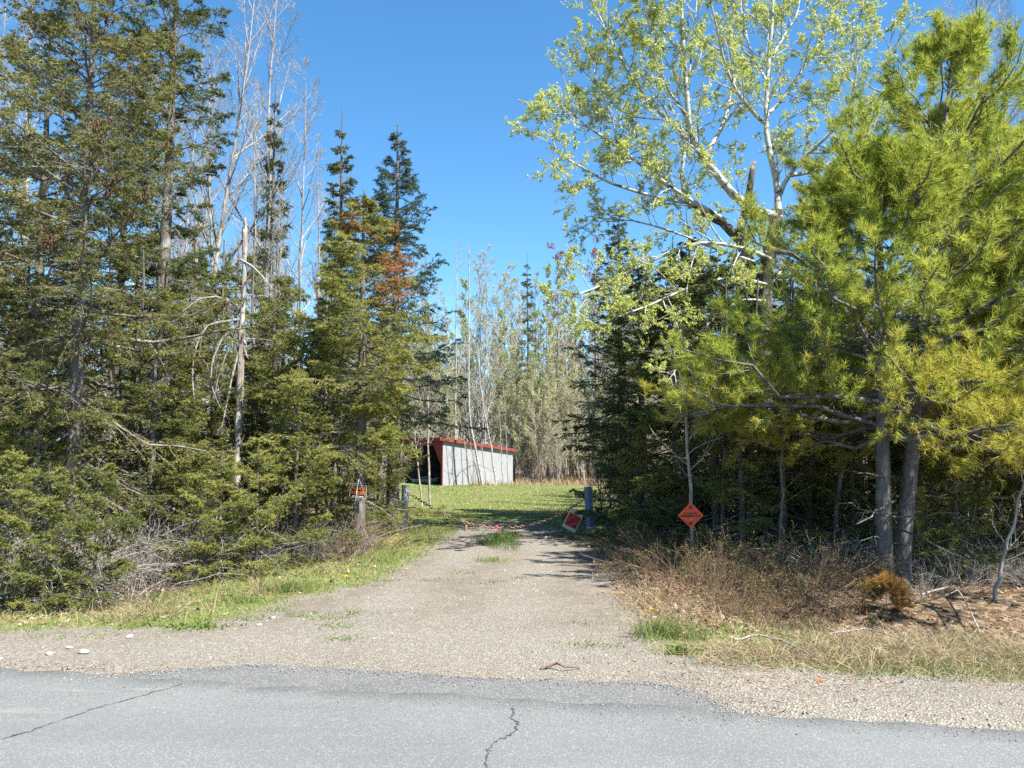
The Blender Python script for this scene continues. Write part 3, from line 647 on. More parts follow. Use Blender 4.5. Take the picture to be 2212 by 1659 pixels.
LP = np.stack([limb(p, y, d) for p, y, d, r in limbs]) - off
LP[:, 1:] += ga.normal(0, .03, (len(LP), 11, 3))
LP = (LP + np.concatenate([LP[:, :1], (LP[:, 2:] + LP[:, :-2])/2, LP[:, -1:]], 1))/2
LR = np.array([l[3] for l in limbs])[:, None]*np.linspace(1, .22, 12)[None]
mb.tubes(LP, LR, 8); mb.build('limbs', M['bark_aspen'], A0, True)
S2, t2, i2 = spawn(ga, LP, 16, .1, 1, 48, lambda t, pl: .11*pl + .8*(1 - t*.55), 6, False, .12, .14)
S3, t3, i3 = spawn(ga, S2, 6, .2, 1, 48, lambda t, pl: .32*pl*(1.1 - t) + .12, 5, False, .08, .16)
S4, t4, i4 = spawn(ga, S3, 4, .25, 1, 48, lambda t, pl: .35*pl + .05, 3, False, .05, .15)
wood2.tubes(S2, taper(S2, .013, .35, .03, .004), 5); wood2.tubes(S3, taper(S3, .010, .4, .010, .003), 3); wood2.tubes(S4[::2], taper(S4[::2], .012, .6, .0035, .0018), 3)
wood2.build('branches', M['bark_aspen'], A0)
keep = ga.uniform(0, 1, len(S4)) < .9
for Q_, nb, t0 in ((S4[keep], 16, .1), (S3, 12, .35)):
    N = len(Q_); tt = ga.uniform(t0, 1, (N, nb)); p, T = path_at(Q_, tt); p = p.reshape(-1, 3); T = T.reshape(-1, 3); n = len(p)
    D = nrm(T*.3 + rnd3(ga, n) + np.array((0, 0, -.25))); S = nrm(np.cross(D, rnd3(ga, n)))
    lf.tri(p + D*.012, D, S, .036*ga.uniform(.5, 1.4, n), .033*ga.uniform(.6, 1.25, n), 0, ga.uniform(.1, .9, n))
lf.build('foliage', M['aspen_leaf'], A0)

# ------------------------------------------------------------------ bare trees, saplings, birches
def bare(seed, H, r0, nprim, t0, ang, Lp, upc, bark_m, bud=None, nbud=0, budsz=.04, nsec=8, nter=5, stems=1, wob=.03, thin=1.):
    g = np.random.default_rng(seed); tr = MB(); br = MB(); fo = MB(); out = {}
    for k in range(stems):
        a = g.uniform(0, 2*PI); sp = .25*(k > 0); hh = H*g.uniform(.75, 1) if k else H
        tp = trunk_path(g, hh, (math.cos(a)*hh*.10*(k > 0), math.sin(a)*hh*.10*(k > 0)), wob); tp[:, :2] += (math.cos(a)*sp, math.sin(a)*sp); tp[0, 2] = -.25
        tr.tubes(tp, r0*(1 - .15*k)*((1 - np.linspace(0, 1, 14))**.9 + .05), 7)
        P, t, _ = spawn(g, tp[None], nprim, t0, .98, ang, lambda t, pl: Lp*(1.15 - t)*hh, 7, False, upc, .07)
        S2, _, _ = spawn(g, P, nsec, .2, 1., 38, lambda t, pl: .38*pl*(1.1 - t) + .12, 5, False, .3, .09)
        S3, _, _ = spawn(g, S2, nter, .2, 1., 38, lambda t, pl: .4*pl*(1.1 - t) + .08, 3, False, .2, .1)
        br.tubes(P, taper(P, .011*thin, .25, r0*.5, .005*thin), 4); br.tubes(S2, taper(S2, .009*thin, .4, .012, .003*thin), 3); br.tubes(S3, taper(S3, .010*thin, .5, .005, .0025*thin), 3)
        if bud:
            for Q_, nb in ((S3, nbud), (S2, nbud)):
                N = len(Q_); tt = g.uniform(.2, 1, (N, nb)); p, T = path_at(Q_, tt); p = p.reshape(-1, 3); n = len(p)
                D = rnd3(g, n); S = nrm(np.cross(D, rnd3(g, n)))
                fo.tri(p, D, S, budsz*g.uniform(.5, 1.3, n), budsz*.7, 0, g.uniform(0, 1, n))
    out['trunk'] = tr.mesh('trunk', bark_m, True); out['branches'] = br.mesh('branches', bark_m)
    if bud: out['buds'] = fo.mesh('buds', bud)
    return out
bareA = bare(61, 14, .068, 28, .25, 34, .28, .5, M['bark_bare'], M['bud'], 1, .02, 11, 8, thin=.95)
bareB = bare(62, 13, .062, 26, .25, 30, .30, .55, M['bark_bare'], M['bud'], 1, .02, 11, 8, thin=.95)
bareC = bare(63, 12, .06, 30, .2, 38, .25, .45, M['bark_bare'], None, 0, 0, 11, 8, thin=.95)
bareR = bare(64, 11, .09, 20, .3, 34, .24, .55, M['bark_bare'], M['redbud'], 5, .05)
nsapB = bare(76, 9, .04, 26, .2, 26, .15, .7, M['bark_bare'], M['bud'], 1, .022, 7, 5, 2)
nsapC = bare(77, 6.5, .035, 28, .08, 34, .20, .5, M['bark_sap'], M['bud'], 1, .024, 7, 5, 3)
sapA = bare(65, 9, .045, 24, .12, 40, .22, .4, M['bark_sap'], M['bud'], 2, .055, 8, 5, 2, .03, 1.7)
sapB = bare(66, 10, .04, 24, .2, 36, .20, .5, M['bark_bare'], M['bud'], 1, .055, 8, 5, 2, .03, 1.7)
sapC = bare(67, 7, .035, 26, .08, 42, .26, .35, M['bark_sap'], M['bud'], 2, .055, 8, 5, 3, .03, 1.6)
sapD = bare(68, 4.2, .022, 26, .05, 36, .25, .5, M['bark_sap'], M['bud'], 1, .03, 7, 5, 4)
sapG = bare(69, 10, .045, 26, .2, 38, .2, .45, M['bark_bare'], M['freshleaf'], 4, .07, 7, 5, 1)
birch = bare(70, 11, .06, 24, .35, 38, .14, .35, M['bark_birch'], M['bud'], 1, .03, 6, 5, 1, .025)

BT = 'bare tree'
for u, Yd, p, s, rz, tl, lab in [
    (392, 17.5, bareA, 1.0, .4, (0, .10), 'pale bare tree leaning toward the dead snag behind the dark tall spruce'),
    (360, 20.5, bareC, 1.15, 2.0, (0, .04), 'slender bare tree with fine twigs beside the dark tall spruce trunk'),
    (555, 19.5, bareB, 1.1, 1.2, (0, .03), 'tall upswept bare grey tree beside the thin ragged fir'),
    (640, 23, bareC, 1.1, 3.0, (0, -.02), 'bare tree with spreading twigs between thin ragged fir and spire spruce'),
    (470, 23, bareA, 1.0, 4.0, (0, .05), 'bare grey tree rising straight behind the broken snag'),
    (430, 26, bareB, 1.15, 5.5, (0, .02), 'bare twiggy tree between dark tall spruce and broken snag, set back'),
    (600, 27, bareA, 1.0, 2.5, (0, .06), 'upswept bare tree behind the thin ragged fir'),
    (690, 26, bareB, .85, .5, (0, .05), 'fine twigged bare tree just before the spire spruce'),
    (20, 19, bareB, 1.1, 2.2, (0, .0), 'bare pale tree behind the cone hung spruce'),
    (-60, 22, bareC, 1.3, .2, (0, .0), 'twiggy bare tree behind the ragged olive spruce'),
    (2150, 15.5, bareA, 1.0, 5.2, (0, .0), 'dark limbed bare tree rising above the pine crown'),
    (2230, 19, bareC, 1.1, 1.0, (0, .0), 'bare tree filling the gap beyond the pine crown'),
    (1205, 46, bareR, 1.25, 1, (0, .0), 'bare red budded maple beyond the dark fir boughs'),
    (1290, 45, bareR, 1.25, 3, (0, .0), 'red budded maple close behind the aspen leaves'),
    (930, 24, nsapB, .85, 2, (0, .05), 'spreading bare shrub tree between blue green spruce and shed'),
    (985, 47, birch, 1.3, 0, (0, 0), 'tall wispy birch rising behind the shed roof')]:
    place(p, 'bare_tree', lab, BT, X_of(u, Yd), Yd, s, rz, None, tl)
place(spire, 'spruce_tree', 'thin sparse conifer standing far behind the thicket', SPR, X_of(1140, 55), 55, (1.25, 1.25, 1.55), 1)

# thickets of saplings, in zones
def zone(protos, name, cat, label, group, n, xr, yr_, sr, seed, ok=lambda x, y: True, mind=.5, names=None):
    g = np.random.default_rng(seed); pts = []; tries = 0
    while len(pts) < n and tries < 20000:
        tries += 1; y = g.uniform(*yr_); x = g.uniform(*(xr(y) if callable(xr) else xr))
        if not ok(x, y) or any((x-a)**2 + (y-b)**2 < mind**2 for a, b in pts): continue
        pts.append((x, y)); p = protos[g.integers(len(protos))]
        s_ = g.uniform(*sr)
        lab = label if names is None else lm_label(label[id(p)] if isinstance(label, dict) else label, x, y, names)
        place(p, name, lab, cat, x, y, s_, g.uniform(0, 6.28), group, (g.normal(0, .04), g.normal(0, .04)))
LM.update({'the red budded maple': (X_of(1205, 46), 46), 'the wispy birch behind the shed': (X_of(985, 47), 47), 'the sparse far conifer': (X_of(1140, 55), 55), 'the maple behind the aspen leaves': (X_of(1290, 45), 45)}); FAR = ['the shed', 'the red budded maple', 'the wispy birch behind the shed', 'the sparse far conifer', 'the maple behind the aspen leaves']
SD = {id(tall): 'tall background spruce', id(nsapB): 'slim grey bare sapling pair', id(nsapC): 'bushy bare sapling clump', id(sapA): 'tan budding sapling pair', id(sapB): 'slim grey sapling pair', id(sapC): 'bushy tan sapling clump', id(sapD): 'low brushy sapling clump', id(sapG): 'fresh leafed sapling', id(firB): 'broad dark background fir', id(yf3): 'slender background fir', id(blue): 'blue green background spruce', id(spire): 'narrow background spruce'}
def col_u(u0, u1): return lambda y: (X_of(u0, y), X_of(u1, y))
zone([sapA, sapB, sapB, sapC, sapG], 'sapling', 'sapling', SD, 'thicket saplings behind the lawn', 92, col_u(720, 1420), (43, 60), (.9, 1.42), 81, mind=.75, names=FAR)
zone([sapD, sapD, sapC], 'sapling', 'sapling', SD, 'thicket saplings behind the lawn', 40, col_u(1100, 1420), (42, 48), (.7, 1.0), 89, mind=.5, names=FAR)
zone([nsapC, sapD, sapD], 'sapling', 'sapling', 'low twiggy sapling along the lawn edge beyond the blue gate post', 'saplings along the lawn edge', 24, col_u(1300, 1480), (19, 33), (.75, 1.1), 82, mind=.6)
zone([sapD, nsapC, nsapB], 'sapling', 'sapling', SD, 'saplings behind the snag', 55, col_u(-300, 900), (16, 38), (.75, 1.2), 83, mind=.7, names=LEFT, ok=lambda x, y: x < X_of(820 if y > 22 else 860, y))
zone([sapD, nsapC, nsapB], 'sapling', 'sapling', SD, 'saplings behind the pine', 50, col_u(1500, 2500), (14.5, 34), (.7, 1.2), 84, mind=.7, names=RIGHT)
zone([firB, yf3, blue, spire], 'background_conifer', 'conifer', SD, 'conifers deep behind the spruces', 26, col_u(-450, 760), (22, 45), (.6, .9), 85, mind=2, names=LEFT, ok=lambda x, y: not X_of(350, y) < x < X_of(730, y))
zone([firB, yf3, firB], 'background_conifer', 'conifer', SD, 'conifers deep behind the pine', 24, col_u(1430, 2700), (19, 42), (.6, .95), 86, mind=2, names=RIGHT)
zone([firB, yf3], 'background_conifer', 'conifer', 'small conifer showing through the tan thicket behind the lawn', 'conifers in the far thicket', 6, col_u(880, 1450), (50, 66), (.6, .85), 87, mind=2.5)
zone([firB, yf3, firB, tall], 'background_conifer', 'conifer', SD, 'conifers deep behind the pine', 9, (9.5, 17), (11.5, 24), (.6, .85), 95, mind=2.2, names=RIGHT)
zone([firB, yf3, tall], 'background_conifer', 'conifer', SD, 'conifers deep behind the spruces', 8, (-17, -10.5), (11, 24), (.65, .9), 96, mind=2.2, names=LEFT)
zone([nsapC, nsapB], 'sapling', 'sapling', SD, 'saplings behind the pine', 8, (9, 17), (11, 26), (.7, 1.1), 97, mind=1.5, names=RIGHT)
# the far woods read as one mass
gw = np.random.default_rng(88); mb = MB(); N = 480
a = gw.uniform(-1.25, 1.25, N); d = np.where(np.abs(a + .02) > .24, gw.uniform(44, 100, N), gw.uniform(64, 110, N)); bx = np.sin(a)*d*1.1; by = np.cos(a)*d
H = gw.uniform(7, 12.5, N)
P = np.stack([np.stack([bx + gw.normal(0, .3, N)*q, by, height(bx, by) - .3 + H*q], -1) for q in np.linspace(0, 1, 4)], 1)
mb.tubes(P, np.linspace(.09, .02, 4)[None]*np.ones((N, 1)), 3)
S2, _, _ = spawn(gw, P, 11, .15, 1, 34, lambda t, pl: .25*pl*(1.1 - t) + .5, 4, False, .5)
mb.tubes(S2, taper(S2, .012, .4, .03, .012), 3)
nb = 5; p, T = path_at(S2, gw.uniform(.2, 1, (len(S2), nb))); p = p.reshape(-1, 3); n = len(p); D = rnd3(gw, n); mb.tri(p, D, nrm(np.cross(D, rnd3(gw, n))), .34*gw.uniform(.5, 1.3, n), .16, 1, gw.uniform(0, 1, n))
tag(mb.build('distant_woods', [M['bark_sap'], M['bud']]), 'far mass of bare budding woods beyond the thicket', 'woods', kind='stuff')

# ------------------------------------------------------------------ the broken snags
def snag(name, label, u, Yd, H, r, seed, drawn=()):
    g = np.random.default_rng(seed); b = (X_of(u, Yd), Yd); o = empty(name, (*b, float(height(*b))), label, 'dead tree')
    tp = trunk_path(g, H, (g.normal(0, .05), 0), .012, 24); rr = r*(1.15 - .45*np.linspace(0, 1, 24))*g.uniform(.68, 1.25, 24); rr[-1] *= .35; tp[0, 2] = -.2
    mb = MB(); mb.tubes(tp, rr, 9, cap=True); mb.build('trunk', M['bark_snag'], o)
    m = 46; t = g.uniform(.15, .97, (1, m)); c, _ = path_at(tp[None], t); a = g.uniform(0, 2*PI, m); hd = np.stack([np.cos(a), np.sin(a), np.zeros(m)], -1)
    D = nrm(hd*.35 + np.array((0, 0, 1.))*g.choice([-1, 1], (m, 1))); mb = MB(); mb.leaf(c[0] + hd*r*.75, D, nrm(np.cross(D, hd)), g.uniform(.1, .3, m), g.uniform(.03, .07, m), 0, .5, 0., .3)
    mb.build('bark_flakes', M['bark_snag'], o)['kind'] = 'stuff'
    m = 22; t = g.uniform(.25, .97, (1, m)); c, _ = path_at(tp[None], t); c = c[0]; a = g.uniform(0, 2*PI, m); L = g.uniform(.08, .5, m)
    dv = np.stack([np.cos(a), np.sin(a), g.uniform(-.1, .4, m)], -1)
    P = np.stack([c + dv*L[:, None]*q for q in np.linspace(0, 1, 4)], 1); P[:, 1:] += g.normal(0, .02, (m, 3, 3))
    mb = MB(); mb.tubes(P, taper(P, .02, .3, .012, .004), 4)
    for k, pix in enumerate(drawn):
        q = limb(pix, Yd, -.5 + .12*k, 12) - np.array(o.location)
        mb.tubes(q, np.linspace(.022, .006, 12), 5)
        S2, _, _ = spawn(g, q[None], 8, .25, 1, 40, lambda t, pl: .3*pl*(1.1-t) + .1, 5, False, -.5, .12)
        mb.tubes(S2, taper(S2, .01, .4, .008, .003), 3)
        S3, _, _ = spawn(g, S2, 4, .3, 1, 40, lambda t, pl: .4*pl*(1.1-t) + .05, 3, False, -.3, .15); mb.tubes(S3, taper(S3, .01, .5, .004, .002), 3)
    mb.build('dead_branches', M['bark_dead'], o)['kind'] = 'stuff'
snag('dead_snag', 'broken pale dead snag with peeling bark and drooping bare branches', 512, 12.9, 5.55, .058, 91,
     [[(515, 660), (470, 640), (430, 645), (385, 680)], [(512, 690), (450, 700), (425, 740), (415, 800), (420, 880)], [(515, 700), (480, 730), (458, 780), (455, 830), (475, 880)], [(515, 760), (500, 820), (488, 880), (478, 930)], [(518, 560), (545, 575), (570, 600), (590, 625)], [(512, 720), (490, 760), (470, 820), (462, 860)]])
snag('dead_snag', 'thin short grey snag beside the broken pale one', 420, 17, 6.6, .05, 92)

# ------------------------------------------------------------------ saplings drawn where they stand
def drawn_tree(name, label, cat, pix, Yd, r, mat, seed, nbr=14, Lb=.5, ang=45, up=.2, Y1=None, tw=4, leafm=None):
    g = np.random.default_rng(seed); p0 = at(*pix[0], Yd); base = np.array((p0[0], Yd, float(height(p0[0], Yd)))); o = empty(name, base, label, cat)
    P = limb(pix, Yd, (Y1 or Yd) - Yd, 14) - base; P[0, 2] = -.2; P[1:] += g.normal(0, .012, (13, 3))
    mb = MB(); mb.tubes(P, r*np.linspace(1, .3, 14), 7); mb.build('trunk', mat, o, True)
    S2, _, _ = spawn(g, P[None], nbr, .25, 1, ang, lambda t, pl: Lb*(1.2 - t), 5, False, up, .12)
    S3, _, _ = spawn(g, S2, tw, .2, 1, 42, lambda t, pl: .4*pl*(1.1-t) + .06, 4, False, up, .14)
    mb = MB(); mb.tubes(S2, taper(S2, .011, .35, r*.5, .003), 4); mb.tubes(S3, taper(S3, .011, .5, .006, .002), 3); mb.build('branches', mat, o)
    if leafm:
        lf = MB(); pp, T = path_at(S3, g.uniform(.4, 1, (len(S3), 3))); pp = pp.reshape(-1, 3); n = len(pp); D = rnd3(g, n)
        lf.leaf(pp, D, nrm(np.cross(D, rnd3(g, n))), .03, .024, 0, g.uniform(0, 1, n)); lf.build('leaves', leafm, o)
    return o
drawn_tree('birch_tree', 'pale birch stem leaning against the shed wall, thickest of the clump', 'birch tree', [(1044, 1045), (1032, 1000), (1022, 950), (1015, 900), (1012, 800), (1013, 680), (1014, 590), (1012, 530)], 38.4, .065, M['bark_birch'], 101, 34, 1.1, 32, .5)
drawn_tree('birch_tree', 'white birch stem crossing the middle of the shed wall', 'birch tree', [(1072, 1044), (1066, 1010), (1060, 960), (1050, 910), (1042, 870), (1036, 800), (1030, 740)], 38.8, .05, M['bark_birch'], 102, 20, 1.0, 35, .5)
drawn_tree('birch_tree', 'white birch stem rising from behind the shed corner', 'birch tree', [(950, 1040), (948, 960), (944, 905), (938, 860), (932, 800)], 43.5, .06, M['bark_birch'], 103, 18, 1.0, 35, .5)
for k, (ub, ut) in enumerate([(1022, 985), (1030, 1004), (1036, 995), (1050, 1030), (1086, 1078), (1098, 1090)]):
    o = drawn_tree('sapling', 'thin bare stem in front of the grey shed wall', 'sapling', [(ub, 1046), ((ub+ut)/2, 960), (ut, 860)], 38.2 + .15*k, .025, M['bark_bare'], 104 + k, 12, .7, 35, .4)
    o['group'] = 'thin stems before the shed wall'
o = drawn_tree('arching_stem', 'bare bramble stem arching in front of the shed wall', 'bramble', [(978, 1046), (992, 1022), (1010, 1008), (1030, 1004), (1050, 1010), (1062, 1020)], 37.6, .02, M['redstem'], 112, 6, .3)
drawn_tree('sapling', 'thin dying sapling with bare side twigs behind the orange diamond sign', 'sapling', [(1497, 1200), (1493, 1100), (1488, 1000), (1482, 900), (1472, 830), (1462, 780), (1440, 735)], 12.2, .032, M['bark_bare'], 121, 26, 1.0, 60, .0, 12.0, 5)
drawn_tree('sapling', 'crooked leaning sapling on the leaf litter beyond the pine', 'sapling', [(2148, 1290), (2160, 1240), (2172, 1180), (2190, 1120), (2212, 1040), (2240, 940)], 9.8, .028, M['bark_bare'], 122, 14, .7, 45, .2)
drawn_tree('sapling', 'slanting thin trunk between the pine and the crooked sapling', 'sapling', [(2080, 1200), (2095, 1140), (2110, 1070), (2130, 980), (2150, 880)], 12.5, .03, M['bark_pine'], 123, 12, .7, 45, .2)
drawn_tree('sapling', 'slim pale trunk standing between pine and orange sign', 'sapling', [(1690, 1230), (1688, 1150), (1690, 1000), (1700, 850), (1708, 700), (1712, 560)], 11.8, .03, M['bark_spruce'], 124, 18, .8, 55, .0)
for k, (u, Yd, lean, r) in enumerate([(1620, 13.5, 10, .045), (1660, 15, -8, .05), (1745, 14, 14, .055), (1590, 15.5, 30, .04), (1800, 12.8, 40, .045), (1855, 14.5, 5, .05), (1985, 14, 10, .035), (2040, 15, -12, .05), (1562, 13.2, 4, .04)]):
    o = drawn_tree('shaded_trunk', 'slim dark trunk with dead twigs in the shade between pine and orange sign', 'tree trunk', [(u, 975 + 2778/Yd), (u + lean*.4, 1000), (u + lean, 820), (u + lean*1.6, 600)], Yd, r, M['bark_pine'], 130 + k, 20, .8, 65, -.1); o['group'] = 'shaded trunks behind the pine'
for k, (u, Yd, lean, r) in enumerate([(300, 13, 6, .04), (368, 14.5, -6, .035), (470, 15, 10, .04), (545, 14.2, 3, .045), (600, 15.5, 0, .05), (655, 14.5, -5, .035), (700, 15.2, 4, .045), (240, 14, 0, .05), (60, 13, 0, .06)]):
    o = drawn_tree('grey_trunk', 'slim grey trunk with dead twigs in the understorey beside the broken snag', 'tree trunk', [(u, 975 + 2778/Yd), (u + lean*.4, 1000), (u + lean, 760), (u + lean*1.6, 520)], Yd, r, M['bark_spruce'], 150 + k, 20, .9, 60, -.1); o['group'] = 'grey trunks among the young firs'
for k, (u, lean) in enumerate([(856, 10), (848, 22), (838, -8)]):
    o = drawn_tree('sapling', 'brown twiggy sapling behind the pale gate post', 'sapling', [(u, 1125), (u + lean*.5, 1040), (u + lean, 900), (u + lean*2, 780)], 18.2 + k*.5, .02, M['bark_sap'], 170 + k, 18, .8, 40, .3, None, 5, M['bud']); o['group'] = 'saplings by the pale gate post'

# ------------------------------------------------------------------ shed
c0 = np.array((at(957, 975, 38.6)[0], 38.6)); c1 = np.array((at(1108, 975, 41.5)[0], 41.5))
wd = c1 - c0; WL = float(np.linalg.norm(wd)); ang = math.atan2(wd[1], wd[0])
shed = empty('shed', (*c0, float(height(*c0)) - .02), 'small open fronted shed, pale grey wall with red trim, at the lawn end', 'shed', rz=ang)
W, H0, H1 = 3.3, 2.22, 1.72                       # local x along the grey wall, local y across the open front
def hz(x): return H0 + (H1 - H0)*x/WL
def slab(x0, x1, y0, y1, zf0, zf1):              # a box whose bottom/top follow functions of x
    return np.array([(x, y, z(x)) for z in (zf0, zf1) for x, y in ((x0, y0), (x1, y0), (x1, y1), (x0, y1))])
BOXF = [(3, 2, 1, 0), (4, 5, 6, 7), (0, 1, 5, 4), (1, 2, 6, 5), (2, 3, 7, 6), (3, 0, 4, 7)]
def sbox(name, mat, x0, x1, y0, y1, a, b, par=shed):
    mb = MB(); mb.add(slab(x0, x1, y0, y1, a, b), BOXF); return mb.build(name, mat, par)
z0 = lambda x: -.05
for k in range(3):                               # the wall is three sheets side by side
    xa, xb = WL*k/3, WL*(k+1)/3 - .006
    sbox('wall_sheet', M['tin'], xa, xb, .0, .03, z0, lambda x: hz(x))
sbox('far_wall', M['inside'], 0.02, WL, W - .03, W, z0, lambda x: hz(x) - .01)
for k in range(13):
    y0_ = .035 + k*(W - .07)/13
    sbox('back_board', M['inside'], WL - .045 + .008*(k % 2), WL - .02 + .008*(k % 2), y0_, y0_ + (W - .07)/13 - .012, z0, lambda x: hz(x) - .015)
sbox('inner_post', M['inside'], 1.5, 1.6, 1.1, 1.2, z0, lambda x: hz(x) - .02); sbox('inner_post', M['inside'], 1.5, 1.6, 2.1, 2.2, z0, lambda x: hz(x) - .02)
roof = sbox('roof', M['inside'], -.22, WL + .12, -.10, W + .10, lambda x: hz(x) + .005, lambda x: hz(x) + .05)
sbox('fascia', M['red'], -.235, WL + .12, -.135, -.104, lambda x: hz(x) - .085, lambda x: hz(x) + .065, roof)
sbox('fascia', M['red'], -.265, -.238, -.135, W + .13, lambda x: hz(x) - .10, lambda x: hz(x) + .06, roof)
sbox('corner_board', M['red'], -.035, -.004, -.004, .12, z0, lambda x: hz(x) - .004); sbox('corner_board', M['red'], -.035, -.004, W - .16, W + .004, z0, lambda x: hz(x) - .004)
sbox('header', M['red'], -.034, -.006, .122, W - .162, lambda x: 1.92, lambda x: hz(x) - .006)
for y_, s in ((.122, 1), (W - .162, -1)):        # slanting corner gussets under the header
    mb = MB(); q = [(y_, 1.0), (y_ + s*.62, 1.918), (y_, 1.918)]
    V = [(-.032, a, b) for a, b in q] + [(-.008, a, b) for a, b in q]
    mb.add(V, [(0, 1, 2), (5, 4, 3)]); b = mb.n - 6; mb.f[4].append(np.array([(0, 3, 4, 1), (1, 4, 5, 2), (2, 5, 3, 0)])); mb.m[4].append(np.zeros(3, int)); mb.build('gusset', M['red'], shed)
# pale blue low thing lying in the open front
sp = at(918, 1040, 40.0); sl = empty('plastic_sled', (sp[0], 40.0, float(height(sp[0], 40))), 'pale blue plastic sled lying in the shed mouth', 'sled', rz=.1)
mb = MB(); nU, nV = 14, 7; uu = np.linspace(-1, 1, nU); vv = np.linspace(-1, 1, nV)
UU, VV = np.meshgrid(uu, vv); hh = .05 + .16*np.abs(VV)**3 + .16*np.clip(UU - .45, 0, 1)**2*2
ww = np.sqrt(1 - .75*np.clip(np.abs(UU) - .3, 0, 1)**2)
Vs = np.stack([UU*.62, VV*.28*ww, hh], -1).reshape(-1, 3); I = np.arange(nU*nV).reshape(nV, nU)
Fq = np.stack([I[:-1, :-1], I[:-1, 1:], I[1:, 1:], I[1:, :-1]], -1).reshape(-1, 4)
mb.add(Vs, Fq); mb.add(Vs - (0, 0, .02), Fq[:, ::-1]); mb.build('shell', M['sled'], sl, True)
t = np.linspace(0, PI, 14); mb = MB(); mb.tubes(np.stack([np.cos(t)*.42, np.full(14, -.2), .1 + .22*np.sin(t)], -1), np.full(14, .014), 6); mb.build('handle', M['sled'], sl, True)

# ------------------------------------------------------------------ gate posts, chain, ribbons, signs
def post(u, Yd, zt, w, mat, label, rz, tilt):
    x = X_of(u, Yd); o = empty('gate_post', (x, Yd, float(height(x, Yd))), label, 'gate post', rz=rz); o.rotation_euler = (0, tilt, rz)
    h = w/2; c = .012; mb = MB()
    oct_ = [(-h+c, -h), (h-c, -h), (h, -h+c), (h, h-c), (h-c, h), (-h+c, h), (-h, h-c), (-h, -h+c)]
    mb.prism(oct_, -.3, zt); mb.build('post_body', mat, o)
    mb = MB(); mb.tubes(np.array([(0, -h-.02, zt-.12), (0, -h+.02, zt-.12)]), np.array([.018, .018]), 8, cap=True); mb.build('bolt', M['rust'], o)
    return o
pl_ = post(874, 17.0, .92, .13, M['post'], 'weathered pale grey gate post with flaking paint by the firs', .35, .03)
pr_ = post(1274, 16.0, .93, .125, M['post2'], 'leaning blue grey gate post in shade beside the hanging sign', .55, -.055)
ch = [at(u, v, Yd) for u, v, Yd in ((884, 1066, 16.95), (930, 1095, 16.9), (985, 1122, 16.8), (1020, 1134, 16.7), (1060, 1140, 16.6), (1105, 1141, 16.5), (1150, 1134, 16.35), (1200, 1117, 16.2), (1235, 1097, 16.08), (1266, 1076, 15.97))]
ch = np.array(ch); seg = np.r_[0, np.cumsum(np.linalg.norm(np.diff(ch, axis=0), axis=1))]
nl = int(seg[-1]/.066); tt = np.linspace(0, seg[-1], nl)
cc = np.stack([np.interp(tt, seg, ch[:, k]) for k in range(3)], -1)
for _ in range(6): cc[1:-1] = (cc[:-2] + cc[2:] + 2*cc[1:-1])/4
for q in range(nl): cc[q, 2] = max(cc[q, 2], float(height(cc[q, 0], cc[q, 1])) + .02)
T = nrm(np.gradient(cc, axis=0)); mb = MB(); th = np.linspace(0, 2*PI, 11)
for q in range(nl):
    side = nrm(np.cross(T[q], (0, 0, 1))); upv = np.cross(side, T[q]); w_ = side if q % 2 else upv
    ring = cc[q] + np.outer(np.cos(th), T[q])*.046 + np.outer(np.sin(th), w_)*.025; mb.tubes(ring, np.full(11, .009), 5)
tag(mb.build('chain', M['rust'], smooth=True), 'rusty chain sagging across the driveway between the two gate posts', 'chain')
def ribbon(u, v0, v1, Yd, w, mat, label):
    a, b = at(u, v0, Yd), at(u - 2, v1, Yd); g = np.random.default_rng(int(u)); n = 7; t = np.linspace(0, 1, n)[:, None]; L_ = a + (b - a)*t
    tw = np.linspace(0, 1.6, n); S = np.stack([np.cos(tw), np.sin(tw), np.zeros(n)], -1)*w/2; mb = MB(); i = np.arange(n-1)
    for k in (0, 1):
        o_ = np.array((.006*k, .012*k, 0)); mb.add(np.vstack([L_ - S + o_, L_ + S + o_]), np.stack([i, i+1, n+i+1, n+i], -1))
    mb.tubes(np.array([a + (-.02, 0, .012), a + (0, -.02, .02), a + (.02, 0, .012), a + (0, .02, .0)]), np.full(4, .012), 5)
    tag(mb.build('ribbon', mat), label, 'ribbon')
ribbon(1072, 1138, 1159, 16.5, .035, M['pink'], 'pink flagging ribbon hanging from the lowest part of the chain')
ribbon(1009, 1130, 1148, 16.7, .05, M['tanribbon'], 'faded rusty ribbon on the chain nearer the pale post')

